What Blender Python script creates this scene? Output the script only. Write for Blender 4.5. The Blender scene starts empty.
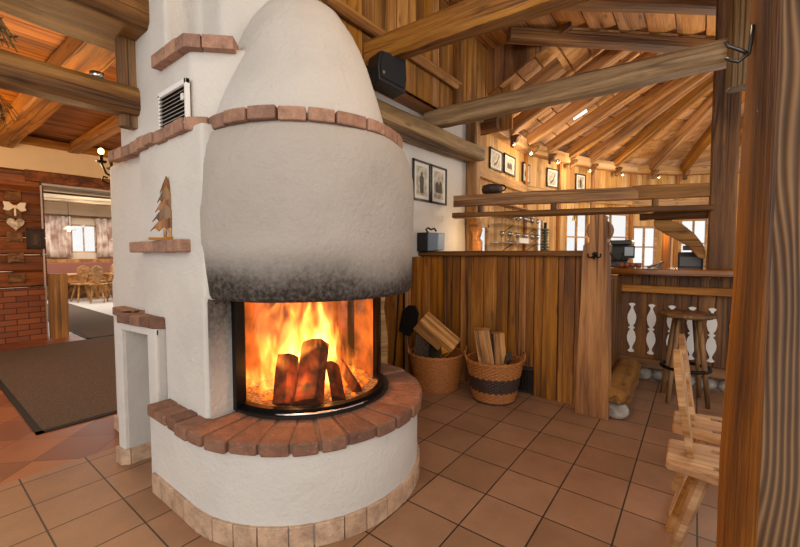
import bpy, bmesh, math, random
from mathutils import Vector, Matrix, noise
random.seed(7)
PI = math.pi
C = bpy.context.scene.collection
scn = bpy.context.scene

# ---------------------------------------------------------------- materials
def lin(h):
    h = h.lstrip('#')
    o = []
    for i in (0, 2, 4):
        c = int(h[i:i+2], 16) / 255
        o.append(c / 12.92 if c <= .04045 else ((c + .055) / 1.055) ** 2.4)
    return (*o, 1)

def newmat(name):
    m = bpy.data.materials.new(name); m.use_nodes = True
    nt = m.node_tree
    return m, nt, nt.nodes['Principled BSDF']

def N(nt, t, **kw):
    n = nt.nodes.new(t)
    for k, v in kw.items():
        if k.startswith('i_'):
            key = k[2:]
            key = int(key) if key.isdigit() else key
            n.inputs[key].default_value = v
        else:
            setattr(n, k, v)
    return n

def ramp(nt, stops, interp='LINEAR'):
    r = nt.nodes.new('ShaderNodeValToRGB'); r.color_ramp.interpolation = interp
    el = r.color_ramp.elements
    while len(el) < len(stops): el.new(.5)
    for e, (p, c) in zip(el, stops):
        e.position = p; e.color = c if len(c) == 4 else (*c, 1)
    return r

def mixc(nt, a, b, fac, mode='MIX'):
    m = nt.nodes.new('ShaderNodeMix'); m.data_type = 'RGBA'; m.blend_type = mode
    for sock, val in ((m.inputs[6], a), (m.inputs[7], b), (m.inputs[0], fac)):
        if hasattr(val, 'is_output'): nt.links.new(val, sock)
        else: sock.default_value = val
    return m.outputs[2]

def math_(nt, op, a, b=0.0, clamp=False):
    m = nt.nodes.new('ShaderNodeMath'); m.operation = op; m.use_clamp = clamp
    for s, v in ((m.inputs[0], a), (m.inputs[1], b)):
        if hasattr(v, 'is_output'): nt.links.new(v, s)
        else: s.default_value = v
    return m.outputs[0]

def plain(name, col, rough=.6, metal=0, emit=None, es=0):
    m, nt, b = newmat(name)
    b.inputs['Base Color'].default_value = col if not isinstance(col, str) else lin(col)
    b.inputs['Roughness'].default_value = rough
    b.inputs['Metallic'].default_value = metal
    if emit:
        b.inputs['Emission Color'].default_value = emit if not isinstance(emit, str) else lin(emit)
        b.inputs['Emission Strength'].default_value = es
    return m

def wood(name, light, mid, dark, axis='X', s=1.0, rough=.6, island=False, var=.25, crack=.7, bump=.35, knots=True):
    m, nt, b = newmat(name); L = nt.links.new
    tc = N(nt, 'ShaderNodeTexCoord')
    if island:
        g = N(nt, 'ShaderNodeNewGeometry'); rnd = g.outputs['Random Per Island']
    else:
        g = N(nt, 'ShaderNodeObjectInfo'); rnd = g.outputs['Random']
    off = N(nt, 'ShaderNodeCombineXYZ')
    r1 = math_(nt, 'MULTIPLY', rnd, 37.0); r2 = math_(nt, 'MULTIPLY', rnd, 91.0)
    L(r1, off.inputs[0]); L(r2, off.inputs[1]); L(r1, off.inputs[2])
    def coords(al, ac):
        mp = N(nt, 'ShaderNodeMapping')
        sc = {'X': (al, ac, ac), 'Y': (ac, al, ac), 'Z': (ac, ac, al)}[axis]
        mp.inputs['Scale'].default_value = tuple(v * s for v in sc)
        L(tc.outputs['Object'], mp.inputs['Vector'])
        ad = N(nt, 'ShaderNodeVectorMath', operation='ADD')
        L(mp.outputs[0], ad.inputs[0]); L(off.outputs[0], ad.inputs[1])
        return ad.outputs[0]
    n1 = N(nt, 'ShaderNodeTexNoise', i_Scale=1.0, i_Detail=5.0, i_Roughness=.65, i_Distortion=.25)
    L(coords(.7, 10), n1.inputs['Vector'])
    n2 = N(nt, 'ShaderNodeTexNoise', i_Scale=1.0, i_Detail=3.0, i_Roughness=.7)
    L(coords(3, 110), n2.inputs['Vector'])
    n3 = N(nt, 'ShaderNodeTexNoise', i_Scale=1.0, i_Detail=2.0, i_Distortion=.4)
    L(coords(.13, 7), n3.inputs['Vector'])
    r = ramp(nt, [(.33, dark), (.48, mid), (.64, light)])
    f = math_(nt, 'ADD', math_(nt, 'MULTIPLY', n1.outputs[0], .76), math_(nt, 'MULTIPLY', n2.outputs[0], .24))
    L(f, r.inputs[0])
    col = r.outputs[0]
    cr = math_(nt, 'ABSOLUTE', math_(nt, 'SUBTRACT', n3.outputs[0], .5))
    crm = math_(nt, 'SUBTRACT', 1.0, math_(nt, 'MULTIPLY', cr, 40.0, True), True)
    # cracks only in places
    n4 = N(nt, 'ShaderNodeTexNoise', i_Scale=1.0, i_Detail=1.0)
    L(coords(.8, 2.0), n4.inputs['Vector'])
    stn = math_(nt, 'MULTIPLY', math_(nt, 'SUBTRACT', n4.outputs[0], .50, True), 3.2, True)
    col = mixc(nt, col, dark, math_(nt, 'MULTIPLY', stn, .75))
    cm = math_(nt, 'MULTIPLY', crm, math_(nt, 'MULTIPLY', math_(nt, 'SUBTRACT', n4.outputs[0], .36, True), 6.0, True))
    col = mixc(nt, col, tuple(v * .25 for v in dark[:3]) + (1,), math_(nt, 'MULTIPLY', cm, crack))
    if knots:
        vo = N(nt, 'ShaderNodeTexVoronoi', i_Scale=1.0)
        L(coords(2.6, 8), vo.inputs['Vector'])
        kn = math_(nt, 'SUBTRACT', 1.0, math_(nt, 'MULTIPLY', vo.outputs['Distance'], 5.2, True), True)
        col = mixc(nt, col, tuple(v * .4 for v in dark[:3]) + (1,), math_(nt, 'MULTIPLY', kn, .8))
    hs = N(nt, 'ShaderNodeHueSaturation')
    L(col, hs.inputs['Color'])
    L(math_(nt, 'ADD', math_(nt, 'MULTIPLY', rnd, var * 2), 1 - var), hs.inputs['Value'])
    L(math_(nt, 'ADD', math_(nt, 'MULTIPLY', rnd, -.2), 1.16), hs.inputs['Saturation'])
    L(hs.outputs[0], b.inputs['Base Color'])
    b.inputs['Roughness'].default_value = rough
    bp = N(nt, 'ShaderNodeBump', i_Strength=bump, i_Distance=.012)
    h = math_(nt, 'SUBTRACT', math_(nt, 'ADD', n2.outputs[0], math_(nt, 'MULTIPLY', n1.outputs[0], .8)), math_(nt, 'MULTIPLY', cm, 1.5))
    L(h, bp.inputs['Height']); L(bp.outputs[0], b.inputs['Normal'])
    return m

def plaster(name, col, soot=None, bump=.5, sc=1.0, patch=None):
    """soot: list of (axis, full, none) stains - burnt-on soot that belongs to the wall"""
    m, nt, b = newmat(name); L = nt.links.new
    tc = N(nt, 'ShaderNodeTexCoord')
    n = N(nt, 'ShaderNodeTexNoise', i_Scale=42.0 * sc, i_Detail=4.0, i_Roughness=.65)
    n2 = N(nt, 'ShaderNodeTexNoise', i_Scale=6.0 * sc, i_Detail=3.0, i_Distortion=.6)
    n3 = N(nt, 'ShaderNodeTexNoise', i_Scale=2.2, i_Detail=5.0)
    for q in (n, n2, n3): L(tc.outputs['Object'], q.inputs['Vector'])
    c = mixc(nt, lin(col), tuple(v * .84 for v in lin(col)[:3]) + (1,), math_(nt, 'MULTIPLY', math_(nt, 'SUBTRACT', n3.outputs[0], .45, True), 3.0, True))
    if soot:
        sp = N(nt, 'ShaderNodeSeparateXYZ'); L(tc.outputs['Object'], sp.inputs[0])
        for ax, full, none, amount in soot:
            mr = N(nt, 'ShaderNodeMapRange', interpolation_type='SMOOTHSTEP')
            mr.inputs[1].default_value = none; mr.inputs[2].default_value = full
            L(math_(nt, 'ADD', sp.outputs[ax], math_(nt, 'MULTIPLY', math_(nt, 'SUBTRACT', n3.outputs[0], .5), .30)), mr.inputs[0])
            k = math_(nt, 'MULTIPLY', mr.outputs[0], amount)
            k = math_(nt, 'MULTIPLY', k, math_(nt, 'ADD', math_(nt, 'MULTIPLY', n.outputs[0], .9), .5), True)
            c = mixc(nt, c, lin('#2a2018'), k)
    L(c, b.inputs['Base Color'])
    b.inputs['Roughness'].default_value = .9
    bp = N(nt, 'ShaderNodeBump', i_Strength=bump, i_Distance=.012)
    L(math_(nt, 'ADD', n.outputs[0], math_(nt, 'MULTIPLY', n2.outputs[0], 1.6)), bp.inputs['Height'])
    L(bp.outputs[0], b.inputs['Normal'])
    return m

def brickmat(name, c1, c2, c3, rough=.8):
    m, nt, b = newmat(name); L = nt.links.new
    g = N(nt, 'ShaderNodeNewGeometry'); tc = N(nt, 'ShaderNodeTexCoord')
    r = ramp(nt, [(0, lin(c1)), (.5, lin(c2)), (1, lin(c3))]); L(g.outputs['Random Per Island'], r.inputs[0])
    n = N(nt, 'ShaderNodeTexNoise', i_Scale=14.0, i_Detail=6.0, i_Roughness=.7); L(tc.outputs['Object'], n.inputs['Vector'])
    n2 = N(nt, 'ShaderNodeTexNoise', i_Scale=70.0, i_Detail=3.0); L(tc.outputs['Object'], n2.inputs['Vector'])
    k = math_(nt, 'MULTIPLY', math_(nt, 'SUBTRACT', n.outputs[0], .40, True), 2.6, True)
    c = mixc(nt, r.outputs[0], lin('#3d2419'), math_(nt, 'MULTIPLY', k, .7))
    k2 = math_(nt, 'MULTIPLY', math_(nt, 'SUBTRACT', n2.outputs[0], .60, True), 5.0, True)
    c = mixc(nt, c, lin('#c09a80'), math_(nt, 'MULTIPLY', k2, .5))
    L(c, b.inputs['Base Color']); b.inputs['Roughness'].default_value = rough
    bp = N(nt, 'ShaderNodeBump', i_Strength=.6, i_Distance=.008)
    L(math_(nt, 'ADD', n.outputs[0], n2.outputs[0]), bp.inputs['Height']); L(bp.outputs[0], b.inputs['Normal'])
    return m

def tilemat(name, c1, c2, size, ox, oy, rot=0, mortar=.006, mc='#33241b', rough=.42, sz2=None):
    m, nt, b = newmat(name); L = nt.links.new
    tc = N(nt, 'ShaderNodeTexCoord')
    mp = N(nt, 'ShaderNodeMapping'); mp.vector_type = 'POINT'
    mp.inputs['Rotation'].default_value = (0, 0, rot)
    mp.inputs['Location'].default_value = (ox, oy, 0)
    L(tc.outputs['Object'], mp.inputs[0])
    br = N(nt, 'ShaderNodeTexBrick', offset=0.0, squash=1.0)
    br.inputs['Scale'].default_value = 1.0
    br.inputs['Brick Width'].default_value = size
    br.inputs['Row Height'].default_value = sz2 or size
    br.inputs['Mortar Size'].default_value = mortar / 2
    br.inputs['Mortar Smooth'].default_value = .1
    br.inputs['Bias'].default_value = 0
    br.inputs['Color1'].default_value = lin(c1); br.inputs['Color2'].default_value = lin(c2)
    br.inputs['Mortar'].default_value = lin(mc)
    L(mp.outputs[0], br.inputs['Vector'])
    n = N(nt, 'ShaderNodeTexNoise', i_Scale=3.0, i_Detail=6.0, i_Roughness=.65); L(tc.outputs['Object'], n.inputs[0])
    n2 = N(nt, 'ShaderNodeTexNoise', i_Scale=60.0, i_Detail=3.0); L(tc.outputs['Object'], n2.inputs[0])
    v = math_(nt, 'ADD', math_(nt, 'MULTIPLY', n.outputs[0], .9), .53)
    v = math_(nt, 'ADD', v, math_(nt, 'MULTIPLY', math_(nt, 'SUBTRACT', n2.outputs[0], .5), .18))
    hs = N(nt, 'ShaderNodeHueSaturation'); L(br.outputs[0], hs.inputs['Color']); L(v, hs.inputs['Value'])
    L(hs.outputs[0], b.inputs['Base Color'])
    rr = math_(nt, 'ADD', math_(nt, 'MULTIPLY', n.outputs[0], .25), rough - .1)
    L(rr, b.inputs['Roughness'])
    bp = N(nt, 'ShaderNodeBump', i_Strength=.5, i_Distance=.004, invert=True)
    L(br.outputs['Fac'], bp.inputs['Height']); L(bp.outputs[0], b.inputs['Normal'])
    return m

def noisy(name, c1, c2, scale=200, rough=.9, bump=.5, dist=.004, vec=(1, 1, 1), detail=3):
    m, nt, b = newmat(name); L = nt.links.new
    tc = N(nt, 'ShaderNodeTexCoord'); mp = N(nt, 'ShaderNodeMapping'); mp.inputs['Scale'].default_value = vec
    L(tc.outputs['Object'], mp.inputs[0])
    n = N(nt, 'ShaderNodeTexNoise', i_Scale=float(scale), i_Detail=float(detail)); L(mp.outputs[0], n.inputs[0])
    r = ramp(nt, [(.35, lin(c1)), (.65, lin(c2))]); L(n.outputs[0], r.inputs[0]); L(r.outputs[0], b.inputs['Base Color'])
    b.inputs['Roughness'].default_value = rough
    bp = N(nt, 'ShaderNodeBump', i_Strength=bump, i_Distance=dist); L(n.outputs[0], bp.inputs['Height']); L(bp.outputs[0], b.inputs['Normal'])
    return m

def glassmat(name, tint=(1, 1, 1, 1), gloss=.12, rough=.02):
    m = bpy.data.materials.new(name); m.use_nodes = True; nt = m.node_tree; nt.nodes.clear(); L = nt.links.new
    out = N(nt, 'ShaderNodeOutputMaterial'); t = N(nt, 'ShaderNodeBsdfTransparent'); t.inputs[0].default_value = tint
    g = N(nt, 'ShaderNodeBsdfGlossy'); g.inputs['Roughness'].default_value = rough
    lw = N(nt, 'ShaderNodeLayerWeight', i_Blend=.5)
    f = math_(nt, 'ADD', math_(nt, 'MULTIPLY', math_(nt, 'POWER', lw.outputs['Facing'], 4.0), .5), gloss * .3, True)
    mx = N(nt, 'ShaderNodeMixShader'); L(f, mx.inputs[0]); L(t.outputs[0], mx.inputs[1]); L(g.outputs[0], mx.inputs[2]); L(mx.outputs[0], out.inputs[0])
    return m

def flamemat(name, col, strength):
    m = bpy.data.materials.new(name); m.use_nodes = True; nt = m.node_tree; nt.nodes.clear(); L = nt.links.new
    out = N(nt, 'ShaderNodeOutputMaterial'); e = N(nt, 'ShaderNodeEmission')
    e.inputs[0].default_value = col; e.inputs[1].default_value = strength
    L(e.outputs[0], out.inputs['Volume'])
    return m

def bl(h): return lin(h)
OLD_L, OLD_M, OLD_D = bl('#b08a5e'), bl('#8a6440'), bl('#4f3320')
M = {}
M['beam'] = wood('aged_beam_wood', bl('#b98a52'), bl('#8f6336'), bl('#452a15'), 'X', var=.12, bump=.5)
M['beam_left'] = wood('smoked_beam_wood', bl('#a07440'), bl('#704a24'), bl('#35200f'), 'X', var=.08, bump=.5)
M['beam_grey'] = wood('greyed_beam_wood', bl('#b79c76'), bl('#8d7350'), bl('#473322'), 'X', var=.1, bump=.5)
M['beam_dark'] = wood('dark_beam_wood', bl('#94693c'), bl('#6e4826'), bl('#331f10'), 'X', var=.12, bump=.5)
M['beam_warm'] = wood('warm_beam_wood', bl('#c88d4e'), bl('#a06a36'), bl('#5d391c'), 'X', var=.1, bump=.4)
M['rafter'] = wood('rafter_wood', bl('#bd8c55'), bl('#966637'), bl('#4d2f18'), 'X', var=.12, bump=.3)
M['plank_z'] = wood('partition_plank_wood', bl('#c58848'), bl('#955e29'), bl('#452710'), 'Z', island=True, var=.3, bump=.4, crack=.8)
M['plank_dark_z'] = wood('dark_plank_wood', bl('#9a6a3a'), bl('#6b4422'), bl('#2c190b'), 'Z', island=True, var=.25, bump=.4)
M['clad_z'] = wood('cladding_wood', bl('#cb9a5e'), bl('#a0703c'), bl('#543518'), 'Z', island=True, var=.22, bump=.3)
M['pale_z'] = wood('pale_wall_wood', bl('#e0b884'), bl('#c79a63'), bl('#92673b'), 'Z', island=True, var=.12, bump=.2, crack=.4)
M['pale_x'] = wood('pale_plate_wood', bl('#d6b083'), bl('#b48a5c'), bl('#7a5733'), 'X', var=.1, bump=.2, crack=.5)
M['ceil_y'] = wood('ceiling_board_wood', bl('#cf9c6a'), bl('#ab7746'), bl('#5f3c20'), 'Y', island=True, var=.14, bump=.2, crack=.4)
M['roof'] = wood('roof_board_wood', bl('#e3b486'), bl('#c8955f'), bl('#85592f'), 'X', island=True, var=.16, bump=.15, crack=.3, s=.8)
M['log_y'] = wood('log_wall_wood', bl('#a8622c'), bl('#7a421c'), bl('#3a1c0c'), 'Y', island=True, var=.2, bump=.5)
M['chair'] = wood('pale_chair_wood', bl('#cfa678'), bl('#ad8052'), bl('#7c5532'), 'X', s=1.4, var=.05, bump=.15, crack=.2, knots=False)
M['stool'] = wood('stool_wood', bl('#a07a52'), bl('#7c5938'), bl('#44301e'), 'Z', s=1.3, var=.05, bump=.2, knots=False)
M['post_z'] = wood('post_wood', bl('#bd8650'), bl('#916036'), bl('#452813'), 'Z', var=.1, bump=.5)
M['post_dark_z'] = wood('dark_post_wood', bl('#6a4a32'), bl('#4a3222'), bl('#241710'), 'Z', var=.1, bump=.5)
M['bigpost'] = wood('orange_post_wood', bl('#ab743f'), bl('#835428'), bl('#3e240f'), 'Z', s=.8, var=.05, bump=.7, crack=1)
def ringwood(name):
    m, nt, b = newmat(name); L = nt.links.new
    tc = N(nt, 'ShaderNodeTexCoord')
    mp = N(nt, 'ShaderNodeMapping'); mp.inputs['Scale'].default_value = (1, 1, .16); L(tc.outputs['Object'], mp.inputs[0])
    # growth lines bend round knots
    nz = N(nt, 'ShaderNodeTexNoise', i_Scale=5.0, i_Detail=2.0); L(mp.outputs[0], nz.inputs[0])
    vo = N(nt, 'ShaderNodeTexVoronoi', i_Scale=2.6); mpk = N(nt, 'ShaderNodeMapping'); mpk.inputs['Scale'].default_value = (1, 1, .7); L(tc.outputs['Object'], mpk.inputs[0]); L(mpk.outputs[0], vo.inputs[0])
    k = math_(nt, 'POWER', math_(nt, 'SUBTRACT', 1.0, math_(nt, 'MULTIPLY', vo.outputs['Distance'], 3.5, True), True), 2.0)
    sp = N(nt, 'ShaderNodeSeparateXYZ'); L(tc.outputs['Object'], sp.inputs[0])
    ph = math_(nt, 'ADD', math_(nt, 'MULTIPLY', math_(nt, 'ADD', sp.outputs[0], math_(nt, 'MULTIPLY', sp.outputs[1], .25)), 560.0), math_(nt, 'ADD', math_(nt, 'MULTIPLY', nz.outputs[0], 95.0), math_(nt, 'MULTIPLY', k, 26.0)))
    w = math_(nt, 'ADD', math_(nt, 'MULTIPLY', math_(nt, 'SINE', ph), .5), .5)
    n2 = N(nt, 'ShaderNodeTexNoise', i_Scale=3.0, i_Detail=5.0); L(tc.outputs['Object'], n2.inputs[0])
    f = math_(nt, 'ADD', math_(nt, 'MULTIPLY', w, .42), math_(nt, 'MULTIPLY', n2.outputs[0], .58))
    r = ramp(nt, [(.15, bl('#2e1d10')), (.5, bl('#5f4329')), (.85, bl('#8f6d49'))]); L(f, r.inputs[0])
    c = mixc(nt, r.outputs[0], bl('#3a2414'), math_(nt, 'MULTIPLY', math_(nt, 'POWER', k, 3.0), .9))
    L(c, b.inputs['Base Color']); b.inputs['Roughness'].default_value = .7
    bp = N(nt, 'ShaderNodeBump', i_Strength=.5, i_Distance=.004); L(w, bp.inputs['Height']); L(bp.outputs[0], b.inputs['Normal'])
    return m
M['bigpost_r'] = ringwood('grained_post_wood')
M['worktop'] = wood('polished_worktop_wood', bl('#a8713c'), bl('#7a4a24'), bl('#3f2411'), 'X', rough=.12, bump=.08)
M['firewood'] = wood('split_firewood', bl('#e0ab6c'), bl('#bc8348'), bl('#6a4220'), 'X', s=2, var=.15, bump=.5, knots=False)
M['bark'] = noisy('bark', '#2e2118', '#5b4534', 40, .95, .9, .01, (1, 4, 4))
M['plaster'] = plaster('white_plaster', '#cec8bf')
M['plaster_w'] = plaster('smooth_wall_plaster', '#cfcac4', bump=.2)
M['dome'] = plaster('dome_plaster', '#c2bbb2', bump=.7)
M['hood'] = plaster('hood_plaster_with_soot', '#aba298', soot=[(2, 1.10, 1.38, 1.0)], bump=.7)
M['niche'] = plaster('grey_niche_plaster', '#bdb6ad', bump=.3)
M['cream'] = plaster('cream_plaster', '#e2c59a', bump=.15)
M['sootwall'] = plaster('sooty_plaster', '#b9b0a6', soot=[(2, 1.15, .55, .95)], bump=.7)
M['brick'] = brickmat('hand_made_brick', '#7d5844', '#8f654c', '#6b4738')
M['brick2'] = brickmat('band_brick', '#9a7058', '#b58a70', '#836050')
M['skirt'] = brickmat('skirting_tile', '#c3a184', '#cdac8e', '#b89578', .5)
M['mortar'] = plaster('mortar', '#75604f', bump=.4)
M['tile'] = tilemat('terracotta_tile', '#a07759', '#8b664a', .303, -.042, -1.592 + .303 * 20, mortar=.008, mc='#33241a')
M['diag'] = tilemat('diagonal_terracotta_tile', '#a8683f', '#74412f', .33, 0, 0, rot=PI / 4, mortar=.004, rough=.4)
M['stone'] = noisy('rubble_stone', '#6c655c', '#b6ada0', 9, .9, .9, .03)
M['black'] = plain('black_metal', '#0d0c0b', .4, .6)
M['iron'] = plain('wrought_iron', '#1d1a18', .55, .7)
M['chrome'] = plain('chrome', '#c8c8c8', .18, 1)
M['steel'] = plain('dark_steel', '#4a4846', .35, .9)
M['blackp'] = plain('black_plastic', '#141416', .5)
M['white'] = plain('white_paint', '#e8e4de', .5)
M['grey'] = plain('grey_paint', '#6b7078', .5)
M['paper'] = plain('picture_mount', '#d8d2c6', .8)
M['photo'] = noisy('sepia_print', '#8f8474', '#c9bfae', 18, .6, 0)
M['photod'] = plain('sepia_figure', '#4a4138', .7)
M['frame'] = plain('black_frame', '#16120f', .4)
M['soot'] = noisy('firebox_chamotte', '#3a2a20', '#8a6040', 5, .9, .4, .01)
M['ash'] = noisy('ash', '#5b4b40', '#a39384', 60, .95, .8, .01)
M['glass'] = glassmat('window_glass', (.98, .99, 1, 1), .1)
M['fglass'] = glassmat('fire_reflection_tint_glass', (1.0, .86, .68, 1), .1, .05)  # amber tint puts the fire's reflections into the glass colour
M['cglass'] = glassmat('clear_glass', (.86, .9, .92, 1), 1.0, .08)
M['carpet'] = noisy('brown_coir_carpet', '#3e3026', '#6f5a48', 170, 1, .8, .006)
M['carpet_edge'] = plain('carpet_rubber_edge', '#1b1613', .8)
M['bulb'] = plain('lit_bulb', '#ffe0b0', .5, 0, '#ffc27a', 14)
M['bulb_s'] = plain('small_lit_bulb', '#ffe0b0', .5, 0, '#ffcf90', 10)
M['curtain'] = noisy('checked_curtain', '#a07c6c', '#efe0d2', 5, .9, .1, .01, (1, 1, .6))
M['red'] = plain('red_cushion_fabric', '#8a5848', .9)
M['wicker'] = noisy('orange_wicker', '#7a4218', '#c07a3a', 90, .55, .5, .004, (1, 1, 3))
M['wicker_d'] = noisy('dark_wicker', '#24150f', '#4a3024', 90, .6, .5, .004, (1, 1, 3))
M['log_burn'] = noisy('burning_log', '#180a05', '#6a2c0e', 16, .9, .8, .01)
M['ivory'] = plain('ivory_cloth', '#e8d9c0', .8)
M['silver'] = plain('silver_foil', '#c9c0b0', .3, .8)
M['leaf'] = noisy('dried_leaf', '#4a3a1e', '#7c6636', 30, .9, .2)
M['green'] = noisy('dark_green_weave', '#2b3a2c', '#5c6a52', 60, .8, .5)
M['ember'] = plain('glowing_embers', '#2a0f06', .9, 0, '#ff5a14', 3.0)
M['slab'] = plain('pale_floor', '#c8c2ba', .4)
M['redsig'] = plain('sign_yellow', '#c8a23c', .5)

# ---------------------------------------------------------------- mesh tools
class MB:
    def __init__(s): s.v = []; s.f = []; s.m = []; s.mi = 0
    def add(s, vs, fs):
        o = len(s.v); s.v += [tuple(v) for v in vs]
        for f in fs: s.f.append(tuple(i + o for i in f)); s.m.append(s.mi)
        return s
    def box(s, x0, x1, y0, y1, z0, z1, T=None, jit=0):
        vs = [Vector((x, y, z)) for z in (z0, z1) for y in (y0, y1) for x in (x0, x1)]
        if jit: vs = [v + Vector([random.uniform(-jit, jit) for _ in range(3)]) for v in vs]
        if T: vs = [T @ v for v in vs]
        return s.add(vs, [(0, 2, 3, 1), (4, 5, 7, 6), (0, 1, 5, 4), (2, 6, 7, 3), (0, 4, 6, 2), (1, 3, 7, 5)])
    def prism(s, poly, a, b, plane='XY', T=None):
        n = len(poly)
        def P(p, h):
            return Vector({'XY': (p[0], p[1], h), 'XZ': (p[0], h, p[1]), 'YZ': (h, p[0], p[1])}[plane])
        vs = [P(p, a) for p in poly] + [P(p, b) for p in poly]
        if T: vs = [T @ v for v in vs]
        return s.add(vs, [tuple(range(n)), tuple(range(2 * n - 1, n - 1, -1))] + [(i, (i + 1) % n, n + (i + 1) % n, n + i) for i in range(n)])
    def tube(s, pts, r, n=8, caps=True):
        pts = [Vector(p) for p in pts]; rr = r if isinstance(r, (list, tuple)) else [r] * len(pts)
        vs = []; up = Vector((0, 0, 1))
        prev = None
        for i, p in enumerate(pts):
            d = (pts[min(i + 1, len(pts) - 1)] - pts[max(i - 1, 0)]).normalized()
            if prev is None:
                a = d.cross(up)
                if a.length < 1e-3: a = d.cross(Vector((1, 0, 0)))
            else:
                a = prev - d * prev.dot(d)
            a.normalize(); prev = a; b = d.cross(a)
            for k in range(n):
                t = 2 * PI * k / n; vs.append(p + (a * math.cos(t) + b * math.sin(t)) * rr[i])
        fs = [(i * n + k, i * n + (k + 1) % n, (i + 1) * n + (k + 1) % n, (i + 1) * n + k) for i in range(len(pts) - 1) for k in range(n)]
        if caps: fs += [tuple(range(n - 1, -1, -1)), tuple((len(pts) - 1) * n + k for k in range(n))]
        return s.add(vs, fs)
    def lathe(s, prof, n=32, a0=0, a1=2 * PI, cx=0, cy=0, wob=None):
        full = abs(a1 - a0 - 2 * PI) < 1e-6; m = n if full else n + 1
        vs = []
        for r, z in prof:
            for k in range(m):
                t = a0 + (a1 - a0) * k / n
                q = r + (wob(t, z) if wob else 0)
                vs.append((cx + q * math.cos(t), cy + q * math.sin(t), z))
        fs = []
        for i in range(len(prof) - 1):
            for k in range(n):
                fs.append((i * m + k, i * m + (k + 1) % m, (i + 1) * m + (k + 1) % m, (i + 1) * m + k))
        return s.add(vs, fs)
    def ball(s, c, r, n=12, sc=(1, 1, 1)):
        prof = [(math.sin(PI * i / n), -math.cos(PI * i / n)) for i in range(n + 1)]
        t = MB().lathe([(max(p[0], 1e-4), p[1]) for p in prof], n * 2)
        return s.add([(c[0] + v[0] * r * sc[0], c[1] + v[1] * r * sc[1], c[2] + v[2] * r * sc[2]) for v in t.v], t.f)

def obj(name, mb, mat, parent=None, loc=(0, 0, 0), rot=(0, 0, 0), bevel=0, smooth=False, sub=0, seg=2, recalc=True, angle=None, remesh=0):
    me = bpy.data.meshes.new(name); me.from_pydata(mb.v, [], mb.f)
    for mm in (mat if isinstance(mat, (list, tuple)) else [mat]): me.materials.append(mm)
    for p, k in zip(me.polygons, mb.m): p.material_index = k
    if recalc:
        bm = bmesh.new(); bm.from_mesh(me); bmesh.ops.recalc_face_normals(bm, faces=bm.faces); bm.to_mesh(me); bm.free()
    if smooth:
        for p in me.polygons: p.use_smooth = True
    if angle is not None: me.set_sharp_from_angle(angle=angle)
    o = bpy.data.objects.new(name, me); C.objects.link(o)
    o.location = loc; o.rotation_euler = rot
    if parent: o.parent = parent
    if sub:
        md = o.modifiers.new('s', 'SUBSURF'); md.levels = sub; md.render_levels = sub
    if remesh:
        md = o.modifiers.new('r', 'REMESH'); md.mode = 'VOXEL'; md.voxel_size = remesh; md.use_smooth_shade = True
        md = o.modifiers.new('sm', 'SMOOTH'); md.factor = .5; md.iterations = 4
    if bevel:
        md = o.modifiers.new('b', 'BEVEL'); md.width = bevel; md.segments = seg; md.limit_method = 'ANGLE'; md.angle_limit = .7
    return o

def tag(o, label=None, cat=None, group=None, kind=None):
    if label: o['label'] = label
    if cat: o['category'] = cat
    if group: o['group'] = group
    if kind: o['kind'] = kind
    return o

def empty(name, loc=(0, 0, 0), rz=0, label=None, cat=None, group=None):
    o = bpy.data.objects.new(name, None); C.objects.link(o); o.empty_display_size = .1
    o.location = loc; o.rotation_euler = (0, 0, rz); tag(o, label, cat, group)
    return o

def struct(o): o['kind'] = 'structure'; return o

def copy_tree(o, parent=None, label=None, loc=None, rz=None):
    c = o.copy(); C.objects.link(c)
    if parent: c.parent = parent
    for ch in [x for x in C.objects if x.parent == o]: copy_tree(ch, c)
    if label: c['label'] = label
    if loc is not None: c.location = loc
    if rz is not None: c.rotation_euler = (0, 0, rz)
    return c

def hewn(L, w, h, amp=.006, cham=.018, seed=0, step=.12, taper=0, bow=0):
    """hewn timber along local +X, centred on the axis"""
    n = max(3, int(L / step)); c = cham; hw, hh = w / 2, h / 2
    sec = []
    pts = [(-hw + c, -hh), (hw - c, -hh), (hw, -hh + c), (hw, hh - c), (hw - c, hh), (-hw + c, hh), (-hw, hh - c), (-hw, -hh + c)]
    mb = MB(); vs = []
    for i in range(n + 1):
        x = L * i / n; k = 1 - taper * i / n
        for (a, b) in pts:
            q = noise.noise_vector(Vector((x * 1.3 + seed * 7.1, a * 5 + seed, b * 5))) * amp * 1.6 + noise.noise_vector(Vector((x * 6 + seed, a * 9, b * 9))) * amp * .6
            vs.append((x, a * k + q.y, b * k + q.z + bow * math.sin(PI * i / n)))
    m = 8
    fs = [(i * m + k, i * m + (k + 1) % m, (i + 1) * m + (k + 1) % m, (i + 1) * m + k) for i in range(n) for k in range(m)]
    fs += [tuple(range(m)), tuple(n * m + k for k in range(m))]
    return mb.add(vs, fs)

def frame_rot(A, B, roll=0):
    d = (Vector(B) - Vector(A)); L = d.length; d.normalize()
    up = Vector((0, 0, 1))
    if abs(d.z) > .99: up = Vector((0, 1, 0))
    y = up.cross(d).normalized(); z = d.cross(y)
    R = Matrix((d, y, z)).transposed() @ Matrix.Rotation(roll, 3, 'X')
    return L, R.to_euler()

_sd = [0]
def beam(A, B, w, h, mat, name='timber_beam', label=None, cat='beam', group=None, kind=None, parent=None, roll=0, **kw):
    _sd[0] += 1
    L, e = frame_rot(A, B, roll)
    o = obj(name, hewn(L, w, h, seed=_sd[0] * 1.7, **kw), mat, parent, A, e, smooth=True, angle=.6)
    tag(o, label, cat if not parent and not kind else None, group, kind)
    return o

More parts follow.
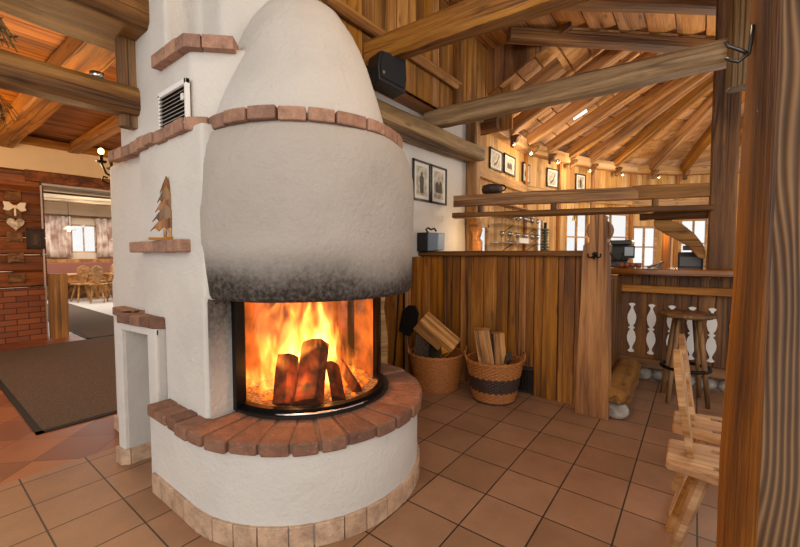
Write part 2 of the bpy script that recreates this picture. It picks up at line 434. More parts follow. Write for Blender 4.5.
def planks(x0, x1, z0, z1, t, width=.16, gap=.006, vary=.3, y=0, amp=.004, skip=None):
    """vertical boards in the XZ plane facing -Y"""
    mb = MB(); x = x0
    while x < x1 - .02:
        w = min(width * random.uniform(1 - vary, 1 + vary), x1 - x)
        if x1 - x - w < .04: w = x1 - x
        za = z0
        if skip and skip(x + w / 2): za = skip(x + w / 2)
        n = 8; yo = random.uniform(-amp, amp) - 0
        vs = []
        for i in range(n + 1):
            z = za + (z1 - za) * i / n
            e0 = noise.noise(Vector((x * 9, z * 1.5, 1))) * .006; e1 = noise.noise(Vector(((x + w) * 9, z * 1.5, 1))) * .006
            for (px, py) in ((x + gap / 2 + e0, y + yo), (x + w - gap / 2 + e1, y + yo), (x + w - gap / 2 + e1, y + t), (x + gap / 2 + e0, y + t)):
                vs.append((px, py, z))
        fs = [(i * 4 + k, i * 4 + (k + 1) % 4, (i + 1) * 4 + (k + 1) % 4, (i + 1) * 4 + k) for i in range(n) for k in range(4)]
        fs += [(0, 1, 2, 3), (n * 4 + 3, n * 4 + 2, n * 4 + 1, n * 4)]
        mb.add(vs, fs); x += w
    return mb

def brick_run(mb, pts, depth, z0, z1, bl_=.13, gap=.008, jit=.005, inward=None):
    """bricks following a polyline; outer face on the line, body to the left of travel"""
    pts = [Vector((*p, 0)) for p in pts]
    acc = [0]
    for a, b in zip(pts, pts[1:]): acc.append(acc[-1] + (b - a).length)
    tot = acc[-1]; n = max(1, round(tot / bl_)); 
    def at(s):
        s = max(0, min(tot, s))
        for i in range(len(pts) - 1):
            if s <= acc[i + 1] + 1e-9:
                t = (s - acc[i]) / (acc[i + 1] - acc[i]); return pts[i].lerp(pts[i + 1], t), (pts[i + 1] - pts[i]).normalized()
    cuts = [0] + [tot * (i + random.uniform(-.12, .12)) / n for i in range(1, n)] + [tot]
    for a, b in zip(cuts, cuts[1:]):
        (p, d1), (q, d2) = at(a + gap / 2 + 1e-4), at(b - gap / 2 - 1e-4)
        m_, dm = at((a + b) / 2)
        n1 = Vector((-d1.y, d1.x, 0)); n2 = Vector((-d2.y, d2.x, 0)); nm = Vector((-dm.y, dm.x, 0))
        o = random.uniform(-jit, jit); za = z0 + random.uniform(-jit, jit); zb = z1 + random.uniform(-jit, jit) * .6
        bot = [p - n1 * o, m_ - nm * o, q - n2 * o, q + n2 * depth, m_ + nm * depth, p + n1 * depth]
        vs = [Vector((v.x, v.y, za)) for v in bot] + [Vector((v.x, v.y, zb)) for v in bot]
        mb.add(vs, [(5, 4, 3, 2, 1, 0), (6, 7, 8, 9, 10, 11)] + [(i, (i + 1) % 6, 6 + (i + 1) % 6, 6 + i) for i in range(6)])
    return mb

def arc(cx, cy, r, a0, a1, n=24):
    return [(cx + r * math.cos(a0 + (a1 - a0) * i / n), cy + r * math.sin(a0 + (a1 - a0) * i / n)) for i in range(n + 1)]

# ---------------------------------------------------------------- floor
mb = MB().box(-3.07, 3.2, -2.5, 11.5, -.1, 0)
struct(obj('floor', mb, M['tile']))
mb = MB().box(-8.1, -3.07, -2.5, 6, -.1, 0)
struct(obj('floor', mb, M['diag']))
mb = MB().box(-17, -8.1, -1, 7, -.1, 0)
struct(obj('floor', mb, M['slab']))

def carpet(x0, x1, y0, y1, label, edge=True):
    t = empty('carpet', ((x0 + x1) / 2, (y0 + y1) / 2, 0), label=label, cat='carpet')
    hx, hy = (x1 - x0) / 2, (y1 - y0) / 2
    obj('pile', MB().box(-hx + .04, hx - .04, -hy + .04, hy - .04, .001, .014), M['carpet'], t, bevel=.004)
    e = MB().box(-hx, hx, -hy, -hy + .045, .001, .009).box(-hx, hx, hy - .045, hy, .001, .009).box(-hx, -hx + .045, -hy, hy, .001, .009).box(hx - .045, hx, -hy, hy, .001, .009)
    obj('rubber_edge', e, M['carpet_edge'], t)
    return t
carpet(-7.3, -3.72, .56, 3.6, 'large brown doormat carpet with black edge on the terracotta floor')
carpet(-13.4, -7.34, 1.72, 2.7, 'dark brown runner leading through the doorway into the dining room')

# ---------------------------------------------------------------- fireplace
fp = empty('fireplace', (-1.85, 1.46, 0), label='round white plastered fireplace with curved glass door and domed hood', cat='fireplace')
FX, FY = -1.85, 1.46
def F(name, mb, mat, **kw):
    mb.v = [(v[0] - FX, v[1] - FY, v[2]) for v in mb.v]
    return obj(name, mb, mat, fp, **kw)

HY = 1.485
def dshape(r, x0, back, n=30):
    """straight front along X then half circle, closed at the back"""
    return [(x0, HY - r)] + arc(FX, HY, r, -PI / 2, PI / 2, n) + [(FX, back), (x0, back)]
F('hearth_wall', MB().prism(dshape(.668, -2.31, 2.12), .0, .435, 'XY'), M['plaster'], smooth=True, angle=.6)
sk = MB(); brick_run(sk, [(-2.325, HY - .684)] + arc(FX, HY, .684, -PI / 2, PI / 2, 40), .02, 0, .105, .125, .005, .001)
brick_run(sk, [(-2.325, .97), (-2.325, HY - .684)], .02, 0, .105, .12, .005, .001)
F('hearth_skirting', sk, M['skirt'], bevel=.003)
br = MB(); brick_run(br, [(-2.325, HY - .70), (FX, HY - .70)], .135, .432, .49, .118, .01, .007)
brick_run(br, arc(FX, HY, .70, -PI / 2, PI / 2, 60), .285, .43, .490, .138, .014, .006)
F('brick_slab', br, M['brick'], bevel=.009, seg=2)
F('slab_mortar', MB().prism(dshape(.678, -2.315, 2.12), .432, .479, 'XY'), M['mortar'])

# chimney breast, hollow where the fire burns
cb = MB()
cb.box(-2.36, -1.885, .9, 1.06, 0, 1.10)
cb.box(-2.36, -2.26, .95, 2.05, 0, 1.10)
cb.box(-2.36, -1.885, 1.95, 2.12, 0, 1.10)
cb.box(-3.40, -2.36, 1.12, 2.05, 0, 1.0)
cb.box(-3.40, -2.82, .95, 1.2, 0, 1.0)
cb.prism([(-3.40, .95), (-2.69, .95), (-2.64, .9), (-2.33, .9), (-2.33, 2.05), (-3.40, 2.05)], .92, 1.12, 'XY')
cb.prism([(-3.36, .95), (-2.69, .95), (-2.64, .9), (-1.87, .9), (-1.85, 1.3), (-1.9, 2.05), (-3.36, 2.05)], 1.085, 1.93, 'XY')
cb.prism([(-2.98, .91), (-1.99, .91), (-1.66, 1.24), (-1.75, 1.48), (-2.25, 2.0), (-2.98, 2.05)], 1.9, 2.32, 'XY')
cb.prism([(-2.98, .91), (-2.26, .91), (-2.26, 1.10), (-2.02, 1.08), (-1.74, 1.36), (-1.8, 1.5), (-2.3, 1.95), (-2.98, 2.05)], 2.3, 4.0, 'XY')
F('chimney_breast', cb, M['plaster'], remesh=.016)
F('sooty_recess', MB().box(-1.888, -1.878, .915, 1.07, .49, 1.08), M['sootwall'])

# hood and dome
def wob(t, z): return .006 * math.sin(3 * t + z * 4) + .004 * math.sin(7 * t - z * 9)
hr = [(.40, 1.10), (.56, 1.085), (.595, 1.08), (.607, 1.10), (.612, 1.2), (.616, 1.35), (.618, 1.5), (.616, 1.62), (.612, 1.73), (.60, 1.81), (.578, 1.88), (.53, 1.92), (.3, 1.94)]
F('hood', MB().lathe(hr, 72, -PI, PI, FX, FY + .06, wob), M['hood'], smooth=True)
dr = [(.51, 1.93), (.505, 1.98), (.485, 2.06), (.455, 2.16), (.422, 2.26), (.385, 2.37), (.345, 2.47), (.30, 2.56), (.245, 2.64), (.175, 2.70), (.09, 2.735), (.001, 2.745)]
F('dome', MB().lathe(dr, 64, -PI, PI, FX - .02, FY + .035, wob), M['dome'], smooth=True)
bd = MB()
brick_run(bd, [(-3.08, .87), (-2.0, .87)], .06, 1.90, 1.965, .12, .012, .006)
brick_run(bd, [(-1.99, .87), (-1.90, .945)], .08, 1.902, 1.966, .2, .004, .002)
brick_run(bd, arc(FX, FY + .05, .565, -PI * .545, PI * .6, 60), .08, 1.903, 1.968, .15, .010, .005)
F('brick_band', bd, M['brick2'], bevel=.007)
bu = MB(); brick_run(bu, [(-2.33, .865), (-1.965, .865), (-1.80, 1.03)], .1, 2.285, 2.35, .15, .006, .004)
F('upper_brick_ledge', bu, M['brick2'], bevel=.008)
ts = MB(); brick_run(ts, [(-2.69, .845), (-2.01, .845)], .1, 1.308, 1.372, .17, .006, .003)
F('brick_shelf', ts, M['brick2'], bevel=.008)

# log niche on the left
nc = MB()
nc.prism([(-2.83, .80), (-2.75, .81), (-2.75, 1.13), (-2.83, 1.13)], 0, .885, 'XY')
nc.prism([(-2.455, .845), (-2.365, .855), (-2.365, 1.13), (-2.455, 1.13)], 0, .885, 'XY')
nc.prism([(-2.83, .80), (-2.365, .855), (-2.365, 1.13), (-2.83, 1.13)], .84, .885, 'XY')
F('niche_surround', nc, M['plaster'], bevel=.008)
F('niche_lining', MB().box(-2.755, -2.74, .83, 1.12, .1, .84).box(-2.75, -2.45, 1.1, 1.118, 0, .84).box(-2.366, -2.357, .87, .96, .5, .88), M['niche'])
ncap = MB(); brick_run(ncap, [(-2.80, 1.0), (-2.80, .785), (-2.36, .838), (-2.34, .95)], .12, .885, .945, .12, .006, .004)
ncap.box(-3.15, -2.80, .88, .98, .885, .94).box(-2.75, -2.4, .9, 1.0, .885, .94)
F('niche_brick_cap', ncap, M['brick'], bevel=.007)
ns = MB(); brick_run(ns, [(-2.845, .785), (-2.73, .79), (-2.73, 1.1)], .02, 0, .1, .15, .004, .001)
ns2 = MB(); brick_run(ns2, [(-3.41, .935), (-2.84, .935)], .02, 0, .1, .2, .004, .001); F('wall_skirting', ns2, M['skirt'], bevel=.003)
F('niche_skirting', ns, M['skirt'], bevel=.003)

# ventilation grille
vg = empty('ventilation_grille'); vg.parent = fp
vg.location = (-2.14 - FX, .90 - FY, 2.04)
obj('grille_frame', MB().box(-.16, -.145, -.02, 0, -.09, .10).box(.145, .165, -.02, 0, -.09, .11).box(-.16, .165, -.02, 0, .085, .11).box(-.16, .165, -.02, 0, -.1, -.09), M['white'], vg, bevel=.002)
sl = MB()
for i in range(9):
    z = -.08 + i * .0195
    sl.prism([(-.024, z - .005), (-.020, z - .004), (-.008, z + .008), (-.012, z + .008)], -.15, .15, 'YZ')
obj('slats', sl, plain('slat_metal', '#b4aca2', .5), vg)
obj('grille_back', MB().box(-.15, .15, -.006, 0, -.09, .09), M['blackp'], vg)
obj('latch', MB().box(.12, .14, -.026, -.018, .01, .04), M['white'], vg)

# firebox, door frame, glass
GX, GY, GR = -1.85, 1.51, .43
fb = MB()
fb.prism(arc(GX, GY, .40, -PI / 2, PI / 2, 24) + [(-2.25, GY + .40), (-2.25, GY - .40)], 1.07, 1.088, 'XY')
fb.box(-2.255, -1.86, 1.06, 1.08, .49, 1.09).box(-2.255, -1.86, 1.94, 1.96, .49, 1.09).box(-2.26, -2.24, 1.06, 1.96, .49, 1.09)
F('firebox_lining', fb, M['soot'])
F('lining_panel', MB().lathe([(.385, .50), (.405, .50), (.405, 1.085), (.385, 1.085), (.385, .5)], 16, .82, PI / 2, GX, GY), M['soot'], smooth=True, angle=.5)
F('far_door_jamb', MB().lathe([(.410, .50), (.445, .50), (.445, 1.085), (.41, 1.085), (.41, .5)], 16, .95, PI / 2 + .2, GX, GY), M['black'], smooth=True, angle=.5)
fl = MB().prism(arc(GX, GY, .41, -PI / 2, PI / 2, 32) + [(-2.24, GY + .41), (-2.24, GY - .41)], .485, .515, 'XY')
F('firebox_floor', fl, M['ash'])
def ringpiece(r0, r1, z0, z1, a0=-PI / 2, a1=PI / 2, n=40):
    return MB().lathe([(r0, z0), (r1, z0), (r1, z1), (r0, z1), (r0, z0)], n, a0, a1, GX, GY)
fr = MB()
for z0, z1, r0, r1 in ((.492, .530, .415, .45), (1.062, 1.09, .415, .447)):
    t = ringpiece(r0, r1, z0, z1); fr.add(t.v, t.f)
fr.box(-1.90, -1.845, 1.03, 1.085, .495, 1.085)
F('door_frame', fr, M['black'], smooth=True, angle=.5)
F('door_glass', MB().lathe([(GR, .525), (GR, 1.065)], 48, -PI / 2, 1.0, GX, GY), M['fglass'], smooth=True, recalc=False)
F('door_sill', ringpiece(.45, .477, .490, .505), M['steel'], smooth=True, angle=.5)
F('door_handle', MB().tube([(GX + .470 * math.cos(a), GY + .470 * math.sin(a), .512) for a in [(-60 + i * 6) * PI / 180 for i in range(11)]], .006, 8), M['chrome'], smooth=True)

# embers, logs, flames
eb = MB()
for i in range(90):
    a = random.uniform(-PI / 2, PI / 2); r = .36 * math.sqrt(random.random())
    x = GX + r * math.cos(a) - random.choice((0, 0, .12)); y = GY + r * math.sin(a); s = random.uniform(.008, .02)
    eb.ball((x, y, .517 + s * .4), s, 4, (1, 1, .7))
F('embers', eb, M['ember']); C.objects[-1]['kind'] = 'stuff' if C.objects[-1].name.startswith('embers') else C.objects[-1].get('kind', 'thing')

def split_log(L, r, seed, bark=True):
    """wedge-split log along +X"""
    rnd = random.Random(seed); mb = MB()
    ang = [0, .5, 1.0, 1.5, 2.1]
    sec = [(0, 0)] + [(r * math.cos(a) * rnd.uniform(.9, 1.1), r * math.sin(a) * rnd.uniform(.9, 1.1)) for a in ang]
    n = 6; m = len(sec); vs = []
    for i in range(n + 1):
        x = L * i / n
        for j, (a, b) in enumerate(sec):
            q = noise.noise_vector(Vector((x * 6 + seed, a * 20, b * 20))) * .006
            vs.append((x, a + q.y - r * .3, b + q.z - r * .35))
    for i in range(n):
        for k in range(m):
            mb.mi = 1 if bark and 1 <= k <= m - 2 else 0
            mb.add([], []); mb.f.append((i * m + k, i * m + (k + 1) % m, (i + 1) * m + (k + 1) % m, (i + 1) * m + k)); mb.m.append(mb.mi)
    mb.mi = 0
    mb.f.append(tuple(range(m))); mb.m.append(0); mb.f.append(tuple(n * m + k for k in range(m))); mb.m.append(0)
    mb.v = vs
    return mb
def log(A, B, r, seed, mats, label, group=None, name='firewood_log', roll=0):
    L, e = frame_rot(A, B, roll)
    o = obj(name, split_log(L, r, seed), mats, None, A, e, bevel=.002)
    return tag(o, label, 'firewood', group)
BM = [M['log_burn'], M['log_burn']]
log((-1.575, 1.255, .52), (-1.79, 1.49, .76), .105, 1, BM, 'thick burning log leaning upright in the middle of the fire', name='burning_log', roll=.4)
log((-1.67, 1.18, .52), (-1.80, 1.31, .73), .065, 2, BM, 'burning log leaning left of the thick one behind the glass', name='burning_log', roll=.9)
log((-1.50, 1.40, .52), (-1.66, 1.50, .66), .07, 3, BM, 'short burning log leaning right of the thick one', name='burning_log', roll=1.4)
log((-1.50, 1.56, .53), (-1.76, 1.66, .62), .06, 4, BM, 'charred log lying low at the far right of the fire', name='burning_log', roll=2.)

# ---------------------------------------------------------------- flames (thin emissive gas, brightness grows with depth)
FL_O = flamemat('orange_flame_gas', (1, .32, .05, 1), 11)
FL_Y = flamemat('yellow_flame_gas', (1, .60, .20, 1), 42)
def tongue(x, y, z, w, h, seed, lean=(0, 0)):
    rnd = random.Random(seed); mb = MB(); n = 12; m = 10; vs = []
    for i in range(n + 1):
        t = i / n; r = w * (math.sin(PI * min(1, t * .85 + .15)) ** .8) * (1 - t * .35)
        if i == n: r = .001
        cx = x + lean[0] * t + .25 * w * math.sin(t * 6 + seed); cy = y + lean[1] * t + .25 * w * math.cos(t * 5 + seed * 2)
        for k in range(m):
            a = 2 * PI * k / m; q = r * (1 + .15 * math.sin(3 * a + seed + t * 5))
            vs.append((cx + q * math.cos(a), cy + q * math.sin(a), z + h * t))
    fs = [(i * m + k, i * m + (k + 1) % m, (i + 1) * m + (k + 1) % m, (i + 1) * m + k) for i in range(n) for k in range(m)]
    fs += [tuple(range(m)), tuple(n * m + k for k in range(m))]
    return mb.add(vs, fs)
def flames(specs, mat, label, nm='flames'):
    mb = MB()
    for sp in specs:
        t = tongue(*sp); mb.add(t.v, t.f)
    o = obj(nm, mb, mat, None, smooth=True); tag(o, label, 'fire', None, 'stuff'); return o
def firegas():
    m = bpy.data.materials.new('fire_gas'); m.use_nodes = True; nt = m.node_tree; nt.nodes.clear(); L = nt.links.new
    out = N(nt, 'ShaderNodeOutputMaterial'); e = N(nt, 'ShaderNodeEmission'); tc = N(nt, 'ShaderNodeTexCoord')
    sp = N(nt, 'ShaderNodeSeparateXYZ'); L(tc.outputs['Object'], sp.inputs[0])
    mp = N(nt, 'ShaderNodeMapping'); mp.inputs['Scale'].default_value = (9, 9, 3.2); L(tc.outputs['Object'], mp.inputs[0])
    n = N(nt, 'ShaderNodeTexNoise', i_Scale=1.0, i_Detail=2.5, i_Roughness=.55, i_Distortion=.9); L(mp.outputs[0], n.inputs[0])
    r = math_(nt, 'SQRT', math_(nt, 'ADD', math_(nt, 'POWER', sp.outputs[0], 2.0), math_(nt, 'POWER', math_(nt, 'MULTIPLY', sp.outputs[1], .82), 2.0)))
    z = sp.outputs[2]
    # value: high near the axis and low down, broken up by noise
    v = math_(nt, 'SUBTRACT', 1.10, math_(nt, 'ADD', math_(nt, 'MULTIPLY', r, 2.7), math_(nt, 'MULTIPLY', z, 1.0)))
    v = math_(nt, 'ADD', v, math_(nt, 'MULTIPLY', math_(nt, 'SUBTRACT', n.outputs[0], .5), 2.6))
    d = math_(nt, 'SUBTRACT', v, .42, True)
    st = math_(nt, 'MULTIPLY', math_(nt, 'POWER', d, 1.5), 120.0)
    cr = ramp(nt, [(0, (1, .20, .02, 1)), (.35, (1, .36, .06, 1)), (.8, (1, .58, .20, 1))]); L(d, cr.inputs[0])
    L(cr.outputs[0], e.inputs[0]); L(st, e.inputs[1]); L(e.outputs[0], out.inputs['Volume'])
    m.cycles.volume_step_rate = .3
    return m
o = obj('flames', MB().prism(arc(0, 0, .345, -PI / 2, PI / 2, 20) + [(-.28, .345), (-.28, -.345)], 0, .53, 'XY'), firegas(), None, (-1.90, 1.51, .535))
tag(o, 'orange and yellow flames filling the firebox behind the curved glass', 'fire', None, 'stuff')

# ---------------------------------------------------------------- wooden fir tree on its brick shelf
tr = empty('wooden_fir_tree', (-2.24, .885, 1.374), 1.0, label='small carved wooden fir tree standing on the brick shelf', cat='ornament')
obj('base', MB().box(-.085, .02, -.02, .02, 0, .013).box(-.01, .085, -.018, .018, 0, .018), M['firewood'], tr, bevel=.002)
obj('trunk', MB().box(-.018, -.006, -.008, .008, .013, .08), M['chair'], tr)
obj('trunk', MB().box(.006, .018, -.008, .008, .013, .08), M['chair'], tr)
for i in range(5):
    z = .055 + i * .05; w = .080 - i * .012; h = .085
    hp_ = [(w * .55, z + h * .45), (w, z - .01), (w * .72, z + .008), (w * .5, z - .010), (w * .25, z + .014)]
    poly = [(0, z + h)] + hp_ + [(0, z + .004)] + [(-a_, b_) for a_, b_ in reversed(hp_)]
    yo = -.004 * (i % 2) + .002 * i
    obj('branch_tier', MB().prism(poly, -.010 + yo, .006 + yo, 'XZ'), M['stool'] if i % 2 else M['post_z'], tr, bevel=.001)

# ---------------------------------------------------------------- white wall right of the fireplace + timber walls round the bar
def wall_seg(name, P, Q, z0, z1, t, mat, holes=(), pl=True, width=.2):
    """wall from P to Q; visible face on the right-hand side of travel; holes (u0,u1,za,zb) in metres along"""
    L, e = frame_rot((*P, 0), (*Q, 0))
    hs = sorted(holes); mb = MB()
    def pan(a, b, za, zb):
        if b - a < .01 or zb - za < .01: return
        if pl:
            t_ = planks(a, b, za, zb, t, width, .003, .25, 0, .002); mb.add(t_.v, t_.f)
        else: mb.box(a, b, 0, t, za, zb)
    x = 0
    for (a, b, za, zb) in hs:
        pan(x, a, z0, z1); pan(a, b, z0, za); pan(a, b, zb, z1); x = b
    pan(x, L, z0, z1)
    return struct(obj(name, mb, mat, None, (*P, 0), e))

def window(name, P, Q, hole, nx=2, nz=2, t=.1, mat=None):
    L, e = frame_rot((*P, 0), (*Q, 0)); a, b, za, zb = hole
    mb = MB(); f = .045
    mb.box(a, b, .0, .05, za, za + f).box(a, b, .0, .05, zb - f, zb).box(a, a + f, .0, .05, za, zb).box(b - f, b, .0, .05, za, zb)
    for i in range(1, nx): x = a + (b - a) * i / nx; mb.box(x - .016, x + .016, .005, .045, za, zb)
    for i in range(1, nz): z = za + (zb - za) * i / nz; mb.box(a, b, .005, .045, z - .014, z + .014)
    w = struct(obj(name, mb, mat or M['pale_x'], None, (*P, 0), e, bevel=.003))
    obj('pane', MB().box(a + .02, b - .02, .022, .028, za + .02, zb - .02), M['glass'], w)
    return w

struct(obj('wall_left', MB().box(-2.5, -2.4, 2.0, 4.6, 0, 3.6), M['plaster_w']))
PL = [(-2.38, 4.6), (-2.38, 6.6), (-2.1, 7.6), (-1.72, 8.6), (-1.15, 9.6), (-.38, 10.4), (.95, 11.0), (2.5, 11.1), (3.7, 10.6)]
# travel reversed so that the boards face the room
holes = {1: [(.40, .62, 1.2, 1.95)], 2: [(.26, .99, 1.15, 2.12)], 3: [(.05, 1.12, 1.15, 2.16)], 4: [(.06, .66, 1.0, 1.90)], 5: [(.08, .62, 1.0, 2.06)], 6: [(.3, 1.3, 1.0, 2.02)]}
wn = 1
for i in range(len(PL) - 1):
    Pq, Qq = PL[i + 1], PL[i]
    # frame_rot gives +Y to the left of travel; travelling Q->P keeps the outside on +Y
    L = (Vector(PL[i + 1]) - Vector(PL[i])).length
    hs = holes.get(i, [])
    if i == 0: hs = [(.25, .61, 1.25, 1.72)]
    wall_seg('wall_bar', PL[i], PL[i + 1], 0, 3.12, .05, M['pale_z'], hs)
    for h in hs:
        window('window_%d' % wn, PL[i], PL[i + 1], h, 2 if h[1] - h[0] > .4 else 1, 2 if h[1] - h[0] > .4 else 1); wn += 1
    n = (Vector((*PL[i + 1], 0)) - Vector((*PL[i], 0))).normalized(); nr = Vector((n.y, -n.x, 0))
    A = Vector((*PL[i], 3.08)) + nr * .07 - n * .05; B = Vector((*PL[i + 1], 3.08)) + nr * .07 + n * .05
    beam(A, B, .16, .17, M['pale_x'], name='trim_%d' % (i + 1), kind='structure', amp=.003, cham=.01)
    A = Vector((*PL[i], 2.40)) + nr * .02; B = Vector((*PL[i + 1], 2.40)) + nr * .02
    beam(A, B, .07, .14, M['pale_x'], name='trim_%d' % (i + 11), kind='structure', amp=.003, cham=.01)
    # upright at every corner of the polygon
    beam((PL[i][0] + nr.x * .02, PL[i][1] + nr.y * .02, 0), (PL[i][0] + nr.x * .02, PL[i][1] + nr.y * .02, 3.0), .08, .06, M['beam_warm'], name='trim_%d' % (i + 21), kind='structure', amp=.003)

# roof over the bar: a straight pitch on the left wall that turns into a fan round the end
AP = Vector((1.35, 7.7, 5.12)); PZ = 3.20
rb = MB()
def strip(a, b, c, d, nb=15):
    """boards parallel to a-b, rising to c-d"""
    rb.add([a + Vector((0, 0, .05)), b + Vector((0, 0, .05)), d + Vector((0, 0, .05)), c + Vector((0, 0, .05))], [(0, 1, 2, 3)])
    for k in range(nb):
        t0, t1 = k / nb, (k + 1) / nb - .007
        ps = [a.lerp(c, t0), b.lerp(d, t0), b.lerp(d, t1), a.lerp(c, t1)]
        rb.add(ps + [p + Vector((0, 0, .025)) for p in ps], [(3, 2, 1, 0), (4, 5, 6, 7), (0, 1, 5, 4), (1, 2, 6, 5), (2, 3, 7, 6), (3, 0, 4, 7)])
V3 = lambda p: Vector((p[0], p[1], PZ))
nb = 17
for k in range(nb):
    xa = -2.5 + 3.85 * k / nb; xb = -2.5 + 3.85 * (k + 1) / nb
    za, zb = PZ + (xa + 2.5) * .4987, PZ + (xb + 2.5) * .4987
    ya = max(4.72, 4.42 + (xa + 1.78) * .948); yb = max(4.72, 4.42 + (xb + 1.78) * .948)
    for o0, o1, g_ in ((0, .025, .03), (.05, .055, -.002)):
        vs = [(xa, ya, za + o0), (xb - g_, yb, zb + o0), (xb - g_, 7.72, zb + o0), (xa, 7.72, za + o0)]
        rb.add(vs + [(v[0], v[1], v[2] + o1 - o0) for v in vs], [(3, 2, 1, 0), (4, 5, 6, 7), (0, 1, 5, 4), (1, 2, 6, 5), (2, 3, 7, 6), (3, 0, 4, 7)])
    rb.add([(xa, ya, min(3.9, za)), (xb, yb, min(3.9, zb)), (xb, yb, max(3.98, zb + .05)), (xa, ya, max(3.98, za + .05))], [(0, 1, 2, 3)])  # unseen upright closure, added to stop outside light leaking in above the purlin
for i in range(2, len(PL) - 1):
    a = V3(PL[i]); b = V3(PL[i + 1])
    a = a + Vector((a.x - AP.x, a.y - AP.y, 0)).normalized() * .16; b = b + Vector((b.x - AP.x, b.y - AP.y, 0)).normalized() * .16
    strip(a, b, AP, AP)
struct(obj('ceiling', rb, M['roof'], None, (0, 0, 0)))
feet = [(-2.26, 4.99), (-2.28, 5.62), (-2.24, 6.35), (-2.16, 7.05), (-1.97, 7.72), (-1.74, 8.35), (-1.40, 9.0), (-.82, 9.78), (-.28, 10.3), (.35, 10.6)]
names = ['leftmost', 'second from the left', 'third from the left', 'fourth from the left', 'fifth from the left', 'sixth from the left', 'seventh from the left', 'third from the right', 'second from the right', 'rightmost']
for (x, y), nm in zip(feet, names):
    A = Vector((x, y, 3.13)); T = AP - Vector((0, 0, .13)) if y > 7.3 else Vector((1.35, y, 4.99)); xl = (y - 4.60) / .948 - 1.78; B = A + (T - A) * (.93 if y > 7.3 else min(1, (xl - x) / (1.35 - x)))
    beam(A, B, .15, .17, M['rafter'], name='rafter', label='rough brown roof rafter over the bar, %s' % nm, cat='rafter', group='rafters fanning over the bar', amp=.006)
for k, (x, y) in enumerate(feet[1:9]):
    o_ = Vector((x, y, 0)) - Vector((AP.x, AP.y if y > 7.3 else y, 0)); a = math.atan2(-o_.y, -o_.x)
    t = MB().prism([(.0, 0), (.13, 0), (.13, -.03), (.10, -.05), (.09, -.09), (.04, -.11), (.03, -.16), (0, -.17)], -.04, .04, 'XZ')
    o = obj('corbel', t, M['beam_dark'], None, (x + .05 * math.cos(a), y + .05 * math.sin(a), 3.045), (0, 0, a), bevel=.006)
    tag(o, 'small dark carved corbel under the %s rafter of the bar roof' % names[k + 1], 'bracket', 'corbels on the bar wall plate')

# spotlights on the wall plate
sl0 = None
for k, (x, y) in enumerate([(-2.2, 5.62), (-2.17, 6.3), (-2.0, 7.2), (-1.70, 8.3), (-1.25, 9.1), (-.68, 9.85)]):
    if sl0 is None:
        sl0 = empty('spotlight', (x, y, 2.93), label='', cat='lamp', group='small spotlights on the bar wall plate')
        obj('lamp_cup', MB().lathe([(.012, .05), (.03, .03), (.036, -.02), (.032, -.02), (.02, .02)], 16), M['chrome'], sl0, smooth=True)
        obj('bulb', MB().ball((0, 0, -.012), .022, 8), M['bulb_s'], sl0, smooth=True)
        o = sl0
    else: o = copy_tree(sl0, loc=(x, y, 2.93))
    o['label'] = 'tiny lit spotlight on the wall plate, %s from the left' % ['first', 'second', 'third', 'fourth', 'fifth', 'sixth'][k]
o = obj('ceiling_light', MB().box(-.11, .11, -.035, .035, -.02, .02), plain('lit_tube', '#ffffff', .5, 0, '#f4f8ff', 1.2), None, (-1.55, 6.75, 3.53), (0, -.46, .1), bevel=.008)
tag(o, 'small white rectangular light between the rafters of the bar roof', 'lamp')

# framed pictures
def picture(name, w, h, P, rz, label, group, fig=0):
    t = empty(name, P, rz, label, 'picture', group)
    obj('frame', MB().box(-w/2, w/2, -.02, 0, -h/2, -h/2 + .022).box(-w/2, w/2, -.02, 0, h/2 - .022, h/2).box(-w/2, -w/2 + .022, -.02, 0, -h/2, h/2).box(w/2 - .022, w/2, -.02, 0, -h/2, h/2), M['frame'], t, bevel=.002)
    obj('mount', MB().box(-w/2 + .02, w/2 - .02, -.008, -.001, -h/2 + .02, h/2 - .02), M['paper'], t)
    ph = obj('print', MB().box(-w*.3, w*.3, -.010, -.008, -h*.36, h*.36), M['photo'], t)
    k = w * .09
    if fig == 0: pts = [(-k, -h*.3), (-k*1.3, 0), (-k*1.2, h*.1), (-k*.5, h*.14), (-k*.5, h*.22), (k*.5, h*.22), (k*.5, h*.14), (k*1.2, h*.1), (k*1.3, 0), (k, -h*.3)]
    elif fig == 1: pts = [(-w*.22, -h*.25), (w*.05, -h*.05), (w*.2, h*.25), (w*.24, h*.24), (w*.1, -h*.1), (-w*.1, -h*.3)]
    else: pts = [(-w*.2, -h*.2), (-w*.22, h*.02), (-w*.08, h*.1), (0, h*.0), (w*.08, h*.14), (w*.2, h*.05), (w*.2, -h*.2)]
    obj('pictured_shape', MB().prism(pts, -.0115, -.010, 'XZ'), M['photod'], t)
    return t
g1 = 'pictures on the white wall'
picture('framed_picture', .33, .43, (-2.398, 3.50, 2.09), PI/2, 'black framed sepia picture of a standing figure on white wall', g1, 0)
picture('framed_picture', .34, .43, (-2.398, 3.85, 2.09), PI/2, 'black framed sepia picture nearest the corner post on white wall', g1, 2)
g2 = 'pictures on the timber wall of the bar'
picture('framed_picture', .44, .30, (-2.372, 5.39, 2.67), PI/2, 'framed picture with a dark diagonal streak, leftmost on the timber wall', g2, 1)
picture('framed_picture', .44, .30, (-2.372, 5.90, 2.69), PI/2, 'framed picture second from left on the timber wall', g2, 2)
picture('framed_picture', .34, .32, (-2.355, 6.60, 2.68), PI/2, 'narrow framed picture, middle one of five on the timber wall', g2, 2)
def onseg(i, u, z, off=.012):
    a, b = Vector((*PL[i], 0)), Vector((*PL[i+1], 0)); n = (b - a).normalized(); p = a.lerp(b, u) + Vector((n.y, -n.x, 0)) * off
    return (p.x, p.y, z), math.atan2(n.y, n.x)
